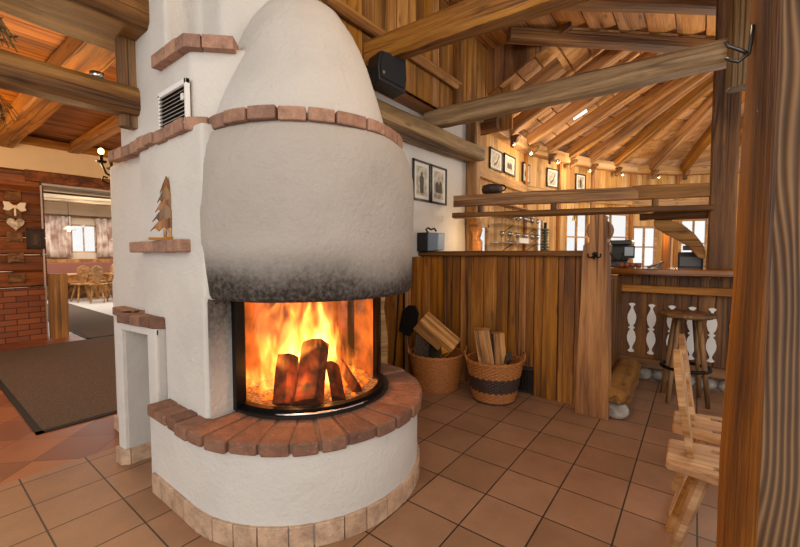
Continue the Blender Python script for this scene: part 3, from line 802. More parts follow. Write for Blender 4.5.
p, a = onseg(1, .79, 2.69); picture('framed_picture', .36, .34, p, a, 'framed picture fourth from left on the timber wall', g2, 1)
p, a = onseg(2, .62, 2.70); picture('framed_picture', .32, .32, p, a, 'rightmost framed picture on the timber wall above the shelf plank', g2, 0)

# ---------------------------------------------------------------- gallery cladding up left of centre
cl = planks(0, 2.0, 2.80, 4.6, .04, .15, .006, .2)
o = obj('wall_gallery', cl, M['clad_z'], None, (-2.16, 1.9, 0), (0, 0, PI / 2)); struct(o)
struct(obj('trim_40', MB().box(-2.4, -2.17, 1.9, 3.9, 2.8, 2.84), M['ceil_y']))
cl = planks(0, .8, 2.9, 4.6, .04, .12, .004, .2)
struct(obj('wall_gallery', cl, M['clad_z'], None, (-2.72, 4.85, 0)))
struct(obj('wall_gallery', planks(0, .9, 3.05, 4.6, .04, .12, .004, .2), M['clad_z'], None, (-2.20, 3.9, 0), (0, 0, PI / 2)))
gb = MB(); x = -2.36
while x < -1.3:
    gb.prism([(x, 3.20 + (x + 2.5) * .4987), (x + .125, 3.20 + (x + 2.625) * .4987), (x + .125, 3.95), (x, 3.95)], 4.70, 4.74, 'XZ'); x += .13
struct(obj('wall_gable', gb, M['plank_dark_z']))
beam((-2.12, 1.9, 3.10), (-2.12, 3.84, 3.13), .06, .10, M['beam'], label='slim weathered rail fixed along the gallery cladding', cat='beam', amp=.01)
beam((-2.15, 3.82, 2.83), (-2.15, 3.82, 4.3), .12, .14, M['beam_dark'], name='wooden_post', label='dark upright post at the end of the gallery cladding', cat='post')
beam((-2.26, 1.9, 2.50), (-2.26, 4.50, 2.54), .26, .16, M['beam_grey'], label='grey weathered beam running along the top of the white wall', amp=.009)
beam((-2.32, 4.58, 0), (-2.32, 4.58, 3.2), .15, .14, M['beam'], name='wooden_post', label='upright post in the corner between white wall and bar', cat='post')
beam((-2.33, 2.42, 2.92), (.6, 2.60, 2.92), .19, .19, M['beam'], label='thick hewn beam crossing overhead from the gallery', amp=.012, cham=.03, step=.08)
beam((-2.33, 3.53, 2.715), (.42, 3.64, 2.715), .18, .165, M['beam_grey'], label='grey-brown tie beam crossing above the plank partition', amp=.01, cham=.02, step=.08)
beam((-2.42, 4.74, 2.98), (-2.06, 4.76, 2.98), .16, .16, M['beam_dark'], label='short dark beam end poking out beneath the gallery', amp=.008)
beam((-1.78, 4.36, 3.80), (.9, 6.90, 3.80), .14, .14, M['beam_dark'], label='dark purlin crossing below the ceiling boards near the roof fan', amp=.004)
beam((-2.0, 3.42, 3.83), (.9, 5.89, 3.83), .14, .13, M['beam_dark'], label='dark purlin nearest the camera at the top of the photo', amp=.004)
cy_ = MB(); x = -2.4
while x < 3.2:
    ye = max(4.72, 4.40 + (x + 1.78) * .948); cy_.box(x, x + .255, -.5, ye, 3.9, 3.93); x += .268
cy_.prism([(-2.4, -.5), (3.2, -.5), (3.2, 9.1), (-1.40, 4.76), (-2.4, 4.76)], 3.945, 3.97, 'XY')
struct(obj('ceiling', cy_, M['ceil_y'], None, (0, 0, .0)))

struct(obj('wall_wainscot', planks(0, 1.5, 0, 1.27, .03, .11, .005, .35), M['plank_z'], None, (-2.37, 2.03, 0), (0, 0, PI / 2)))
# loudspeaker
sp_ = empty('loudspeaker', (-1.99, 2.42, 2.75), PI * .42, 'black box loudspeaker hanging under the gallery beside the big beam', 'speaker')
obj('cabinet', MB().prism([(-.16, -.16), (.15, -.21), (.17, -.09), (.16, .13), (-.14, .11), (-.17, -.03)], -.1, .1, 'XZ'), M['blackp'], sp_, bevel=.01)
obj('grille_cloth', MB().prism([(-.14, -.13), (.13, -.17), (.15, -.08), (.14, .11), (-.125, .095), (-.15, -.03)], -.112, -.1, 'XZ'), noisy('speaker_cloth', '#0e0e10', '#202024', 300, .9), sp_, bevel=.004)
obj('badge', MB().box(-.125, -.105, -.115, -.111, -.10, -.075), M['silver'], sp_)
obj('mounting_arm', MB().box(-.02, .02, .08, .2, -.02, .02), M['iron'], sp_)

sp_.scale = (.82, .82, .82)
# ---------------------------------------------------------------- plank partition
pt = empty('plank_partition', (-1.6, 3.5, 0), label='chest-high partition of weathered vertical planks behind the log baskets', cat='partition')
pk = planks(-.8, .92, 0, 1.285, .04, .105, .007, .4, 0, .006, skip=lambda x: .27 if .22 < x < .47 else 0)
obj('plank_panel', pk, M['plank_z'], pt)
obj('back_panel', MB().box(-.8, .92, .06, .08, .27, 1.28), M['plank_dark_z'], pt)
L_ = hewn(1.72, .13, .05, amp=.003, cham=.008); obj('top_rail', L_, M['beam_dark'], pt, (-.8, .02, 1.305), smooth=True, angle=.6)
# dark vent box low in the partition
vb = empty('dark_vent_box', (-1.25, 3.5, 0), label='dark slatted vent box in the gap at the foot of the partition', cat='vent')
obj('box_body', MB().box(-.13, .13, .03, .3, .0, .25), M['wicker_d'], vb)
gs = MB()
for i in range(10): gs.box(-.12 + i * .025, -.108 + i * .025, .015, .035, .02, .22)
for i in range(6): gs.box(-.125, .125, .02, .03, .02 + i * .038, .028 + i * .038)
obj('grille', gs, M['steel'], vb)

# carved head post
hp = empty('carved_post', (-.63, 3.40, 0), label='weathered plank post with a round carved head and iron hooks', cat='post')
out = [(-.125, 0), (-.118, .4), (-.10, .9), (-.092, 1.3), (-.088, 1.37), (-.045, 1.395), (-.042, 1.41)]
hd = [(.02 + .088 * math.cos(a), 1.485 + .088 * math.sin(a)) for a in [(-125 - 11 * i) * PI / 180 for i in range(1, 16)]]
hd = [p for p in hd if p[1] < 1.566 or True]
cap = [(-.02, 1.572), (-.03, 1.592), (-.01, 1.606), (.05, 1.606), (.07, 1.592), (.06, 1.572)]
hd2 = [(.02 + .088 * math.cos(a), 1.485 + .088 * math.sin(a)) for a in [(62 - 11 * i) * PI / 180 for i in range(0, 11)]]
rt = [(.082, 1.41), (.08, 1.395), (.098, 1.37), (.092, 1.3), (.10, .9), (.115, .4), (.125, 0)]
hdL = [(.02 + .088 * math.cos(a), 1.485 + .088 * math.sin(a)) for a in [(235 - 11 * i) * PI / 180 for i in range(0, 11)]]
poly = out + hdL + cap + hd2[:] + rt
obj('carved_plank', MB().prism(poly, -.07, .065, 'XZ'), M['post_z'], hp, bevel=.01)
def hook(x, z, par, y=-.07):
    mb = MB().ball((x, y - .008, z + .01), .016, 6, (1.3, .5, 1))
    mb.tube([(x, y - .01, z), (x, y - .03, z - .03), (x, y - .055, z - .02), (x, y - .06, z + .01)], .006, 6)
    for s in (-1, 1): mb.tube([(x, y - .012, z + .005), (x + s * .022, y - .018, z - .018), (x + s * .043, y - .03, z - .012), (x + s * .046, y - .038, z + .012)], .006, 6)
    obj('coat_hook', mb, M['iron'], par, smooth=True)
hook(-.0, 1.29, hp)
mb = MB().tube([(.095, 0, 1.31), (.12, 0, 1.27), (.15, 0, 1.25), (.18, 0, 1.27), (.18, 0, 1.31)], .006, 6); obj('coat_hook', mb, M['iron'], hp, smooth=True)

# ---------------------------------------------------------------- wicker baskets
def basket(loc, r0, r1, h, bands, label, rz=0):
    t = empty('wicker_basket', loc, rz, label, 'basket', 'log baskets by the partition')
    n = 156; rows = 26; mb = MB(); vs = []
    for j in range(rows * 2 + 1):
        z = h * j / (rows * 2); r = r0 + (r1 - r0) * (z / h) ** .8
        for k in range(n):
            a = 2 * PI * k / n
            ph = PI * (j // 2)
            q = r + .0055 * math.sin(a * 26 + ph) + (.002 if j % 2 else -.002)
            vs.append((q * math.cos(a), q * math.sin(a), z))
    fs = []
    for j in range(rows * 2):
        zz = (j + .5) / (rows * 2); k_ = 0
        for a0, a1 in bands:
            if a0 < zz < a1: k_ = 1
        for k in range(n): fs.append((j * n + k, j * n + (k + 1) % n, (j + 1) * n + (k + 1) % n, (j + 1) * n + k)); mb.m.append(k_)
    mb.v = vs; mb.f = fs
    mb.f.append(tuple(range(n))); mb.m.append(1)
    o = obj('woven_body', mb, [M['wicker'], M['wicker_d']], t, smooth=True)
    sm = o.modifiers.new('t', 'SOLIDIFY'); sm.thickness = .012; sm.offset = -1
    rm = MB()
    for s in (0, PI):
        rm.tube([((r1 + .004 + .006 * math.sin(12 * a + s)) * math.cos(a), (r1 + .004 + .006 * math.sin(12 * a + s)) * math.sin(a), h + .008 * math.cos(12 * a + s)) for a in [2 * PI * i / 96 for i in range(97)]], .010, 6)
    obj('rim', rm, M['wicker'], t, smooth=True)
    if bands: obj('foot_band', MB().lathe([(r0 + .012, 0), (r0 + .016, .02), (r0 + .01, .03)], 48), M['wicker_d'], t, smooth=True)
    for s in (-1, 1):
        hm = MB()
        for ph in (0, PI):
            hm.tube([(s * (r1 + .01 + .02 * math.sin(u)) , .06 * math.cos(u) + .004 * math.sin(6 * u + ph), h - .01 + .075 * math.sin(u) + .004 * math.cos(6 * u + ph)) for u in [PI * i / 14 for i in range(15)]], .007, 6)
        obj('handle', hm, M['wicker'], t, smooth=True)
    return t
basket((-1.99, 3.19, .0), .195, .255, .335, [], 'round orange wicker basket, left one, piled with split logs', .55)
basket((-1.41, 3.225, .0), .165, .235, .36, [(.30, .66), (0, .05)], 'wicker basket with a dark woven band, right one, holding two logs', .55)
FW = [M['firewood'], M['bark']]
gf = 'split logs in the baskets'
log((-2.12, 3.14, .22), (-2.06, 3.14, .60), .14, 11, [M['bark'], M['firewood']], 'dark barked log leaning at the left of the left basket', gf, roll=.3)
log((-2.08, 3.02, .66), (-1.80, 3.16, .40), .13, 12, FW, 'pale split log lying aslant on top of the left basket', gf, roll=5.2)
log((-2.02, 3.20, .24), (-1.84, 3.14, .42), .12, 13, FW, 'short split log low in the left basket', gf, roll=1.0)
log((-2.10, 3.28, .24), (-1.94, 3.28, .50), .12, 14, [M['bark'], M['bark']], 'dark log at the back of the left basket', gf, roll=2.0)
log((-1.43, 3.16, .16), (-1.50, 3.14, .63), .14, 15, FW, 'reddish split log standing in the banded basket', gf, roll=1.2)
log((-1.34, 3.22, .16), (-1.38, 3.24, .60), .13, 16, FW, 'yellow split log standing beside the reddish one', gf, roll=2.2)
log((-1.45, 3.30, .20), (-1.28, 3.26, .40), .09, 17, [M['bark'], M['bark']], 'small dark log low at the right of the banded basket', gf, roll=1.)

# fire tools left of the baskets
sh = empty('fire_shovel', (-2.27, 3.02, 0), .3, label='black fire shovel standing blade up against the partition', cat='shovel')
obj('shaft', MB().tube([(0, 0, .0), (-.01, .03, .5), (-.015, .05, 1.0)], .011, 8), M['iron'], sh, smooth=True)
bp_ = [(-.06, -.15), (.06, -.17), (.10, -.05), (.085, .09), (.03, .15), (-.04, .13), (-.085, .05)]
obj('blade', MB().prism(bp_, 0, .02, 'XZ'), M['iron'], sh, (.04, .02, .66), (0, .3, 0), bevel=.006)
pk_ = empty('fire_poker', (-2.31, 2.88, 0), label='black iron poker with a brush head standing by the hearth', cat='poker')
obj('rod', MB().tube([(0, 0, 0), (.02, .05, .55), (.03, .08, 1.05)], .009, 8), M['iron'], pk_, smooth=True)
obj('brush_head', MB().lathe([(.012, .02), (.04, .03), (.045, .14), (.025, .2), (.01, .22)], 14), M['blackp'], pk_, smooth=True)
bw = empty('wood_board', (-2.31, 2.74, 0), 1.2, 'pale narrow board leaning against the wall beside the hearth', 'board')
obj('board_body', MB().prism([(-.05, 0), (.05, 0), (.06, .5), (.02, .8), (.05, 1.02), (-.03, 1.05), (-.06, .7), (-.03, .45)], 0, .02, 'XZ'), M['pale_x'], bw, bevel=.004)

# black box on the wall
lb = empty('wall_box', (-2.335, 3.42, 1.33), 0, 'dark box with a pale blue front on the partition rail against the white wall', 'box')
obj('box_body', MB().box(-.06, .06, .0, .2, 0, .20), M['blackp'], lb, bevel=.006)
obj('front_panel', MB().prism([(.06, 0), (.19, .01), (.20, .19), (.06, .20)], .02, .16, 'XZ'), plain('pale_blue_metal', '#8fa0b2', .4, .3), lb, bevel=.008)
obj('handle', MB().tube([(.07, .02, .19), (.05, .01, .235), (.085, .0, .245), (.12, .0, .225), (.16, .0, .235), (.18, .01, .205)], .010, 8), M['blackp'], lb, smooth=True)

# ---------------------------------------------------------------- shelf planks hanging over the bar
A1, B1 = Vector((-2.27, 3.99, 1.915)), Vector((.20, 4.815, 1.915))
Jm = A1.lerp(B1, .72)
beam(A1.lerp(B1, .70) + Vector((0, .03, .0)), B1, .05, .14, M['beam'], name='shelf_plank', label='shorter right-hand upper shelf plank ending at the dark post', cat='plank', amp=.007, cham=.01, step=.07)
beam(A1, Jm, .05, .135, M['beam'], name='shelf_plank', label='long left-hand upper shelf plank with a wavy edge over the bar', cat='plank', amp=.007, cham=.01, step=.07)
beam(A1 + Vector((.02, -.03, -.175)), B1 + Vector((-.12, -.03, -.175)), .22, .055, M['beam_dark'], name='shelf_plank', label='lower thin shelf plank directly beneath the slotted one', cat='plank', amp=.004, cham=.01)
for u in (.12, .42, .78):
    p = A1.lerp(B1, u); beam(p + Vector((0, .0, -.155)), p + Vector((0, 0, -.07)), .06, .09, M['beam_dark'], name='shelf_spacer', label='dark spacer block between the two shelf planks, %s' % {.12: 'left one', .42: 'middle one', .78: 'right one'}[u], cat='block', group='spacer blocks of the bar shelf')
kb = empty('woven_box', (-1.87, 4.16, 1.985), .3, 'small brown woven box standing on the upper shelf plank', 'box')
obj('box_body', MB().lathe([(.06, 0), (.11, .01), (.12, .05), (.11, .09), (.06, .105), (.001, .105)], 20), M['wicker_d'], kb, smooth=True)
obj('carry_ring', MB().tube([(.1 + .05 * math.cos(a), 0, .06 + .035 * math.sin(a)) for a in [2 * PI * i / 16 for i in range(17)]], .008, 6), M['iron'], kb, smooth=True)

# carved bracket post at corner below the shelf
cp = empty('carved_bracket', (-2.22, 4.50, 1.0), label='amber carved bracket on the corner post below the shelf planks', cat='bracket')
obj('bracket_body', MB().prism([(-.045, 0), (.05, 0), (.055, .46), (.02, .50), (.055, .60), (.02, .74), (-.08, .77), (-.09, .64), (-.04, .54)], -.06, .06, 'XZ'), M['beam_warm'], cp, bevel=.012)

# ---------------------------------------------------------------- bar
bc = empty('bar_counter', (-.1, 4.7, 0), label='wooden bar counter with cut-out baluster boards on a stone footing', cat='bar counter')
ct = hewn(1.55, .70, .062, amp=.003, cham=.008); obj('countertop', ct, [M['worktop']], bc, (-.59, .08, 1.125), smooth=True, angle=.6)
ux = planks(-.55, .95, .985, 1.10, .05, .07, .004, .3, -.07); obj('upper_boards', ux, M['plank_dark_z'], bc)
obj('rail', hewn(1.5, .07, .075, amp=.003, cham=.008), M['beam_warm'], bc, (-.56, -.10, .95), smooth=True, angle=.6)
obj('front_boards', planks(-.55, .95, .22, .92, .05, .13, .004, .2, -.05), M['plank_dark_z'], bc)
obj('sill_beam', hewn(1.5, .16, .09, amp=.004, cham=.012), M['beam_dark'], bc, (-.55, -.05, .19), smooth=True, angle=.6)
def bal(h):
    half = [(.012, 0), (.032, .012), (.012, .035), (.010, .055), (.036, .12), (.040, .16), (.030, .21), (.012, .24), (.030, .255)]
    return [(x, z) for x, z in half] + [(x, h - z) for x, z in reversed(half)] 
bh = .515
for i, x in enumerate((-.415, -.243, -.075, .085, .235, .40, .57)):
    r = bal(bh); poly = r + [(-a, b) for a, b in reversed(r)]
    obj('white_cutout', MB().prism(poly, -.0645, -.0565, 'XZ'), M['white'], bc, (x, 0, .278))
st = MB()
rs = random.Random(5); x = -.55
while x < .95:
    w = rs.uniform(.1, .2); st.ball((x + w / 2, -.0, .065), .5, 6, (w * 1.05, .16, .145)); x += w * .95
obj('stone_footing', st, M['stone'], bc, smooth=True)
obj('footing_core', MB().box(-.55, .95, -.02, .3, 0, .15), M['mortar'], bc)
for v in st.v: pass
# return panel + log step
struct(obj('wall_return', planks(0, 1.05, 0, 1.08, .04, .16, .004, .2), M['plank_dark_z'], None, (-.60, 3.55, 0), (0, 0, PI / 2)))
beam((-.47, 3.36, .20), (-.50, 4.42, .19), .20, .12, M['beam'], name='log_step', label='long hewn log step lying along the partition on a stone', cat='log', amp=.018, cham=.045, step=.06)
o = obj('foot_stone', MB().ball((0, 0, .07), .07, 10, (1.35, 1.1, 1.0)), M['stone'], None, (-.47, 3.42, 0), smooth=True); tag(o, 'round grey stone under the front end of the log step', 'stone')
o = obj('foot_stone', MB().ball((0, 0, .065), .065, 10, (1.3, 1.5, 1.0)), M['stone'], None, (-.49, 4.33, 0), smooth=True); tag(o, 'stone under the far end of the log step by the bar', 'stone')

beam((.18, 4.86, 1.16), (.18, 4.86, 3.9), .20, .24, M['beam_dark'], name='wooden_post', label='dark square post standing on the bar counter', cat='post')
beam((-.49, 4.86, 1.715), (.1, 4.86, 1.715), .13, .12, M['beam_dark'], label='short dark beam with a rounded end under the shelf planks', cat='beam')
# curved knee brace
kb_ = MB(); vs = []
o_pts = [(-.37, 1.65), (-.24, 1.65), (-.12, 1.60), (-.02, 1.50), (.05, 1.39), (.07, 1.32)]
i_pts = [(.07, 1.25), (.015, 1.26), (-.055, 1.36), (-.155, 1.44), (-.255, 1.50), (-.35, 1.57)]
o = obj('knee_brace', MB().prism(o_pts + i_pts, -.05, .05, 'XZ'), M['beam'], None, (0, 4.86, 0), bevel=.012); tag(o, 'curved knee brace between dark post and short beam above the bar', 'brace')
o = beam((-.28, 5.45, 0), (-.28, 5.45, 1.72), .09, .10, M['beam_warm'], name='wooden_post', label='glowing amber post behind the bar under the curved brace', cat='post')
beam((-.42, 5.45, 1.76), (.3, 5.45, 1.76), .09, .08, M['pale_x'], label='pale beam behind the bar resting on the amber post', cat='beam')

# things on and behind the bar
em = empty('coffee_machine', (-.70, 4.80, 1.157), 0, 'dark coffee machine with a small screen standing on the bar', 'coffee machine')
obj('machine_body', MB().box(-.08, .12, -.1, .12, 0, .07).box(-.06, .12, 0, .12, .07, .28).box(-.06, .16, -.12, .12, .24, .29), M['steel'], em, bevel=.01)
obj('screen', MB().box(.09, .19, -.14, -.12, .10, .23), M['blackp'], em, bevel=.004)
obj('screen_glass', MB().box(.10, .18, -.145, -.139, .125, .215), plain('screen_picture', '#a8b4bc', .2), em)
obj('drip_tray', MB().box(-.06, .1, -.13, -.1, .01, .05), M['chrome'], em)
tb = empty('tablet', (-.33, 4.75, 1.157), .3, 'dark tablet on a slanted stand on the bar counter', 'tablet')
obj('tablet_body', MB().prism([(-.06, .0), (.06, .06), (.055, .07), (-.065, .012)], -.06, .06, 'XZ'), M['blackp'], tb)
obj('tablet_stand', MB().prism([(.0, 0), (.05, 0), (.05, .05)], -.02, .02, 'XZ'), M['steel'], tb)
cr = empty('radio', (-.06, 5.2, 1.05), 0, 'dark box radio behind the bar under the curved brace', 'radio')
obj('radio_body', MB().box(-.1, .12, -.08, .08, .1, .27), M['blackp'], cr, bevel=.01)
obj('radio_front', MB().box(-.08, .10, -.088, -.08, .12, .22), M['steel'], cr)
obj('radio_top', MB().box(-.06, .1, -.06, .06, .29, .34), M['grey'], cr); obj('radio_base', MB().box(-.1, .12, -.08, .08, .0, .1), M['steel'], cr)
bb = empty('back_bar_cabinet', (-.3, 5.25, 0), 0, 'low wooden cabinet behind the bar counter', 'cabinet')
obj('cabinet_body', MB().box(-.5, .9, -.15, .25, 0, 1.03), M['plank_dark_z'], bb); obj('cabinet_top', MB().box(-.52, .92, -.17, .27, 1.03, 1.05), M['beam'], bb)
cup0 = None
for i in range(4):
    l = ['leftmost', 'second', 'third', 'rightmost'][i]
    if cup0 is None:
        cup0 = obj('cup', MB().lathe([(.001, 0), (.022, 0), (.032, .05), (.029, .05), (.02, .006), (.001, .006)], 16), plain('brown_cup', '#8a4a34', .5), None, (-.62 + i * .05, 4.62, 1.158), smooth=True); o = cup0
        tag(o, '', 'cup', 'cups on the bar')
    else: o = copy_tree(cup0, loc=(-.62 + i * .05, 4.62, 1.158))
    o['label'] = 'small reddish cup on the bar in front of the coffee machine, %s' % l

# glass shelves with glasses
gp = MB().lathe([(.001, .0), (.028, .0), (.03, .003), (.004, .008), (.004, .07), (.02, .085), (.034, .12), (.03, .165), (.029, .165), (.033, .12), (.018, .088), (.001, .076)], 14)
g0 = None
for si, z in enumerate((1.46, 1.73)):
    o = obj('glass_shelf', MB().box(-.09, .09, -.85, .85, 0, .012), M['cglass'], None, (-2.26, 6.12, z)); tag(o, ['lower', 'upper'][si] + ' glass shelf with drinking glasses on the timber wall', 'shelf', 'glass shelves behind the bar')
    for s in (-1, 1): obj('shelf_bracket', MB().tube([(-.10, 0, -.12), (.07, 0, -.006)], .006, 6), M['iron'], o, (0, s * .5, 0))
    for k in range(10):
        P_ = (-2.25 + .03 * (k % 2), 5.36 + k * .165, z + .013)
        if g0 is None: g0 = obj('stemmed_glass', gp, M['cglass'], None, P_, smooth=True, recalc=False); o = g0; tag(o, '', 'glass', 'glasses on the shelves behind the bar')
        else: o = copy_tree(g0, loc=P_)
        o['label'] = 'clear stemmed glass on the %s glass shelf, %s from the left' % (['lower', 'upper'][si], ['first', 'second', 'third', 'fourth', 'fifth', 'sixth', 'seventh', 'eighth', 'ninth', 'tenth'][k])
o = obj('glass_rack', MB().box(-.08, .08, -.75, .6, 0, .02), M['beam_warm'], None, (-2.24, 6.1, 2.0)); tag(o, 'narrow wooden rack with upside-down glasses above the glass shelves', 'rack')
for k in range(8):
    o = copy_tree(g0, loc=(-2.24, 5.42 + k * .16, 1.998)); o.rotation_euler = (PI, 0, 0); o['group'] = 'glasses hanging from the rack'
    o['label'] = 'clear glass hanging upside down from the rack, %s from the left' % ['first', 'second', 'third', 'fourth', 'fifth', 'sixth', 'seventh', 'eighth'][k]
o = obj('price_card', MB().box(-.01, .01, -.3, .12, 0, .08), M['white'], None, (-2.2, 6.2, 1.473)); tag(o, 'white card strip standing among the glasses on the lower shelf', 'card')
gw = empty('woven_decoration', (-2.12, 6.95, 1.3), 0, 'dark green woven column hanging at the right end of the glass shelves', 'decoration')
mb = MB()
for i in range(9): mb.lathe([(.02, i * .05), (.06 + .02 * math.sin(i), i * .05 + .012), (.05, i * .05 + .04), (.02, i * .05 + .048)], 12)
obj('woven_rings', mb, M['green'], gw, smooth=True); obj('core', MB().tube([(0, 0, 0), (0, 0, .55)], .025, 8), M['iron'], gw)
p, a = onseg(2, .40, 2.02, .06)
o = obj('hanging_sign', MB().prism([(-.07, -.08), (.07, -.08), (0, .07)], -.006, .006, 'XZ'), M['redsig'], None, p, (0, 0, a)); tag(o, 'small triangular sign hanging in front of the bar window', 'sign')
obj('sign_symbol', MB().box(-.01, .01, -.009, -.006, -.06, .02), M['iron'], o)
obj('sign_cord', MB().tube([(0, 0, .06), (0, 0, .2)], .003, 4), M['iron'], o)

# bar stool
bs = empty('bar_stool', (-.05, 4.22, 0), .2, 'dark round-seated wooden bar stool in front of the bar', 'stool')
obj('seat', MB().lathe([(.001, .745), (.18, .745), (.205, .757), (.207, .775), (.195, .785), (.001, .785)], 36), M['stool'], bs, smooth=True)
for k in range(4):
    a = PI / 4 + k * PI / 2
    obj('leg', MB().tube([(.10 * math.cos(a), .10 * math.sin(a), .745), (.165 * math.cos(a), .165 * math.sin(a), .3), (.20 * math.cos(a), .20 * math.sin(a), 0)], [.022, .021, .017], 8), M['stool'], bs, smooth=True)
obj('foot_ring', MB().tube([(.175 * math.cos(a), .175 * math.sin(a), .30) for a in [2 * PI * i / 32 for i in range(33)]], .016, 8), M['iron'], bs, smooth=True)

# ---------------------------------------------------------------- alpine chairs
def chair(loc, rz, label, group):
    t = empty('farmhouse_chair', loc, rz, label, 'chair', group)
    obj('seat', MB().prism([(-.225, -.115), (-.215, -.125), (.21, -.20), (.22, -.19), (.22, .19), (.21, .20), (-.215, .125), (-.225, .115)], .415, .45, 'XY'), M['chair'], t, bevel=.006)
    cl_ = MB().box(-.10, .16, -.095, -.06, .39, .415).box(-.10, .16, .06, .095, .39, .415); obj('batten', cl_, M['chair'], t, bevel=.004)
    obj('tenon', MB().box(-.07, .0, -.095, -.075, .449, .454).box(-.07, .0, .075, .095, .449, .454), M['stool'], t)
    half = [(.045, -.02), (.05, .02), (.075, .06), (.065, .10), (.10, .14), (.105, .20), (.14, .26), (.135, .31), (.145, .36), (.12, .42), (.07, .45), (.03, .47), (0, .48)]
    poly = half + [(-a, b) for a, b in reversed(half[:-1])]
    # back with a hand hole, built from two halves round the slot
    slot = [(0, .37), (.03, .36), (.035, .33), (.0, .305)]
    r_ = [(half[0][0], half[0][1])] + half[1:] + slot + [(0, -.02)]
    mb = MB()
    for s in (1, -1): mb.prism([(s * a, b) for a, b in r_], -.012, .013, 'YZ')
    obj('backrest', mb, M['chair'], t, (-.145, 0, .45), (0, -.135, 0), bevel=.003).scale = (1, .92, .93)
    for sx, sy in ((-1, -1), (-1, 1), (1, -1), (1, 1)):
        top = Vector((sx * .10, sy * (.075 if sx < 0 else .10), .40)); ft = Vector((sx * .215 + (.0 if sx > 0 else -.0), sy * (.14 if sx < 0 else .19), 0))
        obj('leg', MB().tube([top, top.lerp(ft, .5), ft], [.024, .022, .016], 6), M['chair'], t, smooth=False)
    return t
ch0 = chair((.15, 2.02, 0), 0, 'pale wooden farmhouse chair nearest the camera beside the big post', 'farmhouse chairs by the big post')
copy_tree(ch0, label='pale wooden farmhouse chair just behind the nearest one', loc=(.155, 2.43, 0), rz=0)

# ---------------------------------------------------------------- big post on the right
def big_post():
    mb = MB(); n = 26; vs = []; H_ = 4.0
    for i in range(n + 1):
        z = H_ * i / n
        fl = max(0, 1 - z / 2.2)
        Lx = .135 - .05 * fl ** 1.3
        K = .655; base = [(Lx, 2.05), (Lx + .02, 1.985), (.165 + .0 * fl, 1.90), (.205, 1.855), (.30, 1.83), (.42, 1.90), (.46, 2.0), (.42, 2.15), (.3, 2.22), (.18, 2.18)]
        for j, (x, y) in enumerate(base):
            x *= K; y *= K
            q = noise.noise_vector(Vector((x * 6, y * 6 + j, z * 1.6))) * .010
            vs.append((x + q.x, y + q.y, z))
    m = 10; mb.v = vs
    for i in range(n):
        for k in range(m):
            mb.f.append((i * m + k, i * m + (k + 1) % m, (i + 1) * m + (k + 1) % m, (i + 1) * m + k)); mb.m.append(1 if k in (3, 4, 5) else 0)
    mb.f.append(tuple(range(m))); mb.m.append(0); mb.f.append(tuple(n * m + k for k in range(m))); mb.m.append(0)
    return mb
o = obj('wooden_post', big_post(), [M['bigpost'], M['bigpost_r']], None, smooth=True, angle=.7)
tag(o, 'massive reddish timber post in the right foreground', 'post')
hk = empty('metal_hook', (.092, 1.30, 1.80), 0, 'bright metal hook fixed near the top of the big post', 'hook')
obj('hook_bar', MB().tube([(.0, 0, .06), (-.002, -.005, .02), (-.006, -.01, -.01), (-.025, -.012, -.025), (-.05, -.012, -.01)], .0045, 8), M['steel'], hk, smooth=True)
obj('hook_prong', MB().tube([(-.006, -.01, -.01), (-.025, -.012, .005), (-.045, -.014, .018), (-.05, -.016, .03)], .0045, 8), M['steel'], hk, smooth=True)
beam((.20, 3.52, 2.42), (.20, 3.52, 3.9), .15, .14, M['beam_grey'], name='wooden_post', label='short hanging king post at the right end of the tie beam', cat='post', cham=.03)

# ---------------------------------------------------------------- left room
XL = -7.9
lw = MB()
for i in range(7):   # hewn logs above the bricks
    z0 = .80 + i * .248
    t = hewn(3.9, .18, .240, amp=.008, cham=.02, seed=i * 3.3); lw.add([(-v[1], v[0], v[2] + z0 + .12) for v in t.v], t.f)
struct(obj('wall_log', lw, M['log_y'], None, (XL - .09, -2.5, 0), smooth=True, angle=.6))
m_, nt_, b_ = newmat('brick_wall_pattern')
tc_ = N(nt_, 'ShaderNodeTexCoord'); mp_ = N(nt_, 'ShaderNodeMapping'); mp_.inputs['Rotation'].default_value = (PI / 2, 0, PI / 2)
sep_ = N(nt_, 'ShaderNodeSeparateXYZ'); cmb_ = N(nt_, 'ShaderNodeCombineXYZ')
nt_.links.new(tc_.outputs['Object'], sep_.inputs[0]); nt_.links.new(sep_.outputs[1], cmb_.inputs[0]); nt_.links.new(sep_.outputs[2], cmb_.inputs[1])
br_ = N(nt_, 'ShaderNodeTexBrick'); br_.inputs['Scale'].default_value = 1; br_.inputs['Brick Width'].default_value = .26; br_.inputs['Row Height'].default_value = .085; br_.inputs['Mortar Size'].default_value = .006
br_.inputs['Color1'].default_value = lin('#9c5a36'); br_.inputs['Color2'].default_value = lin('#75402a'); br_.inputs['Mortar'].default_value = lin('#4a2f20')
nt_.links.new(cmb_.outputs[0], br_.inputs['Vector']); nt_.links.new(br_.outputs[0], b_.inputs['Base Color']); b_.inputs['Roughness'].default_value = .85
bpn = N(nt_, 'ShaderNodeBump', invert=True, i_Strength=.7, i_Distance=.01); nt_.links.new(br_.outputs['Fac'], bpn.inputs['Height']); nt_.links.new(bpn.outputs[0], b_.inputs['Normal'])
struct(obj('wall_brick', MB().box(XL - .2, XL + .02, -2.5, 1.36, 0, .79), m_))
struct(obj('wall_plaster', MB().box(XL - .2, XL, -2.5, 6, 2.54, 3.3), M['cream']))
struct(obj('wall_far_left', MB().box(XL - .2, XL, 3.4, 6, 0, 2.54), M['cream']))
beam((XL - .09, 1.2, 2.46), (XL - .09, 3.6, 2.46), .24, .18, M['log_y'], name='trim_60', kind='structure')
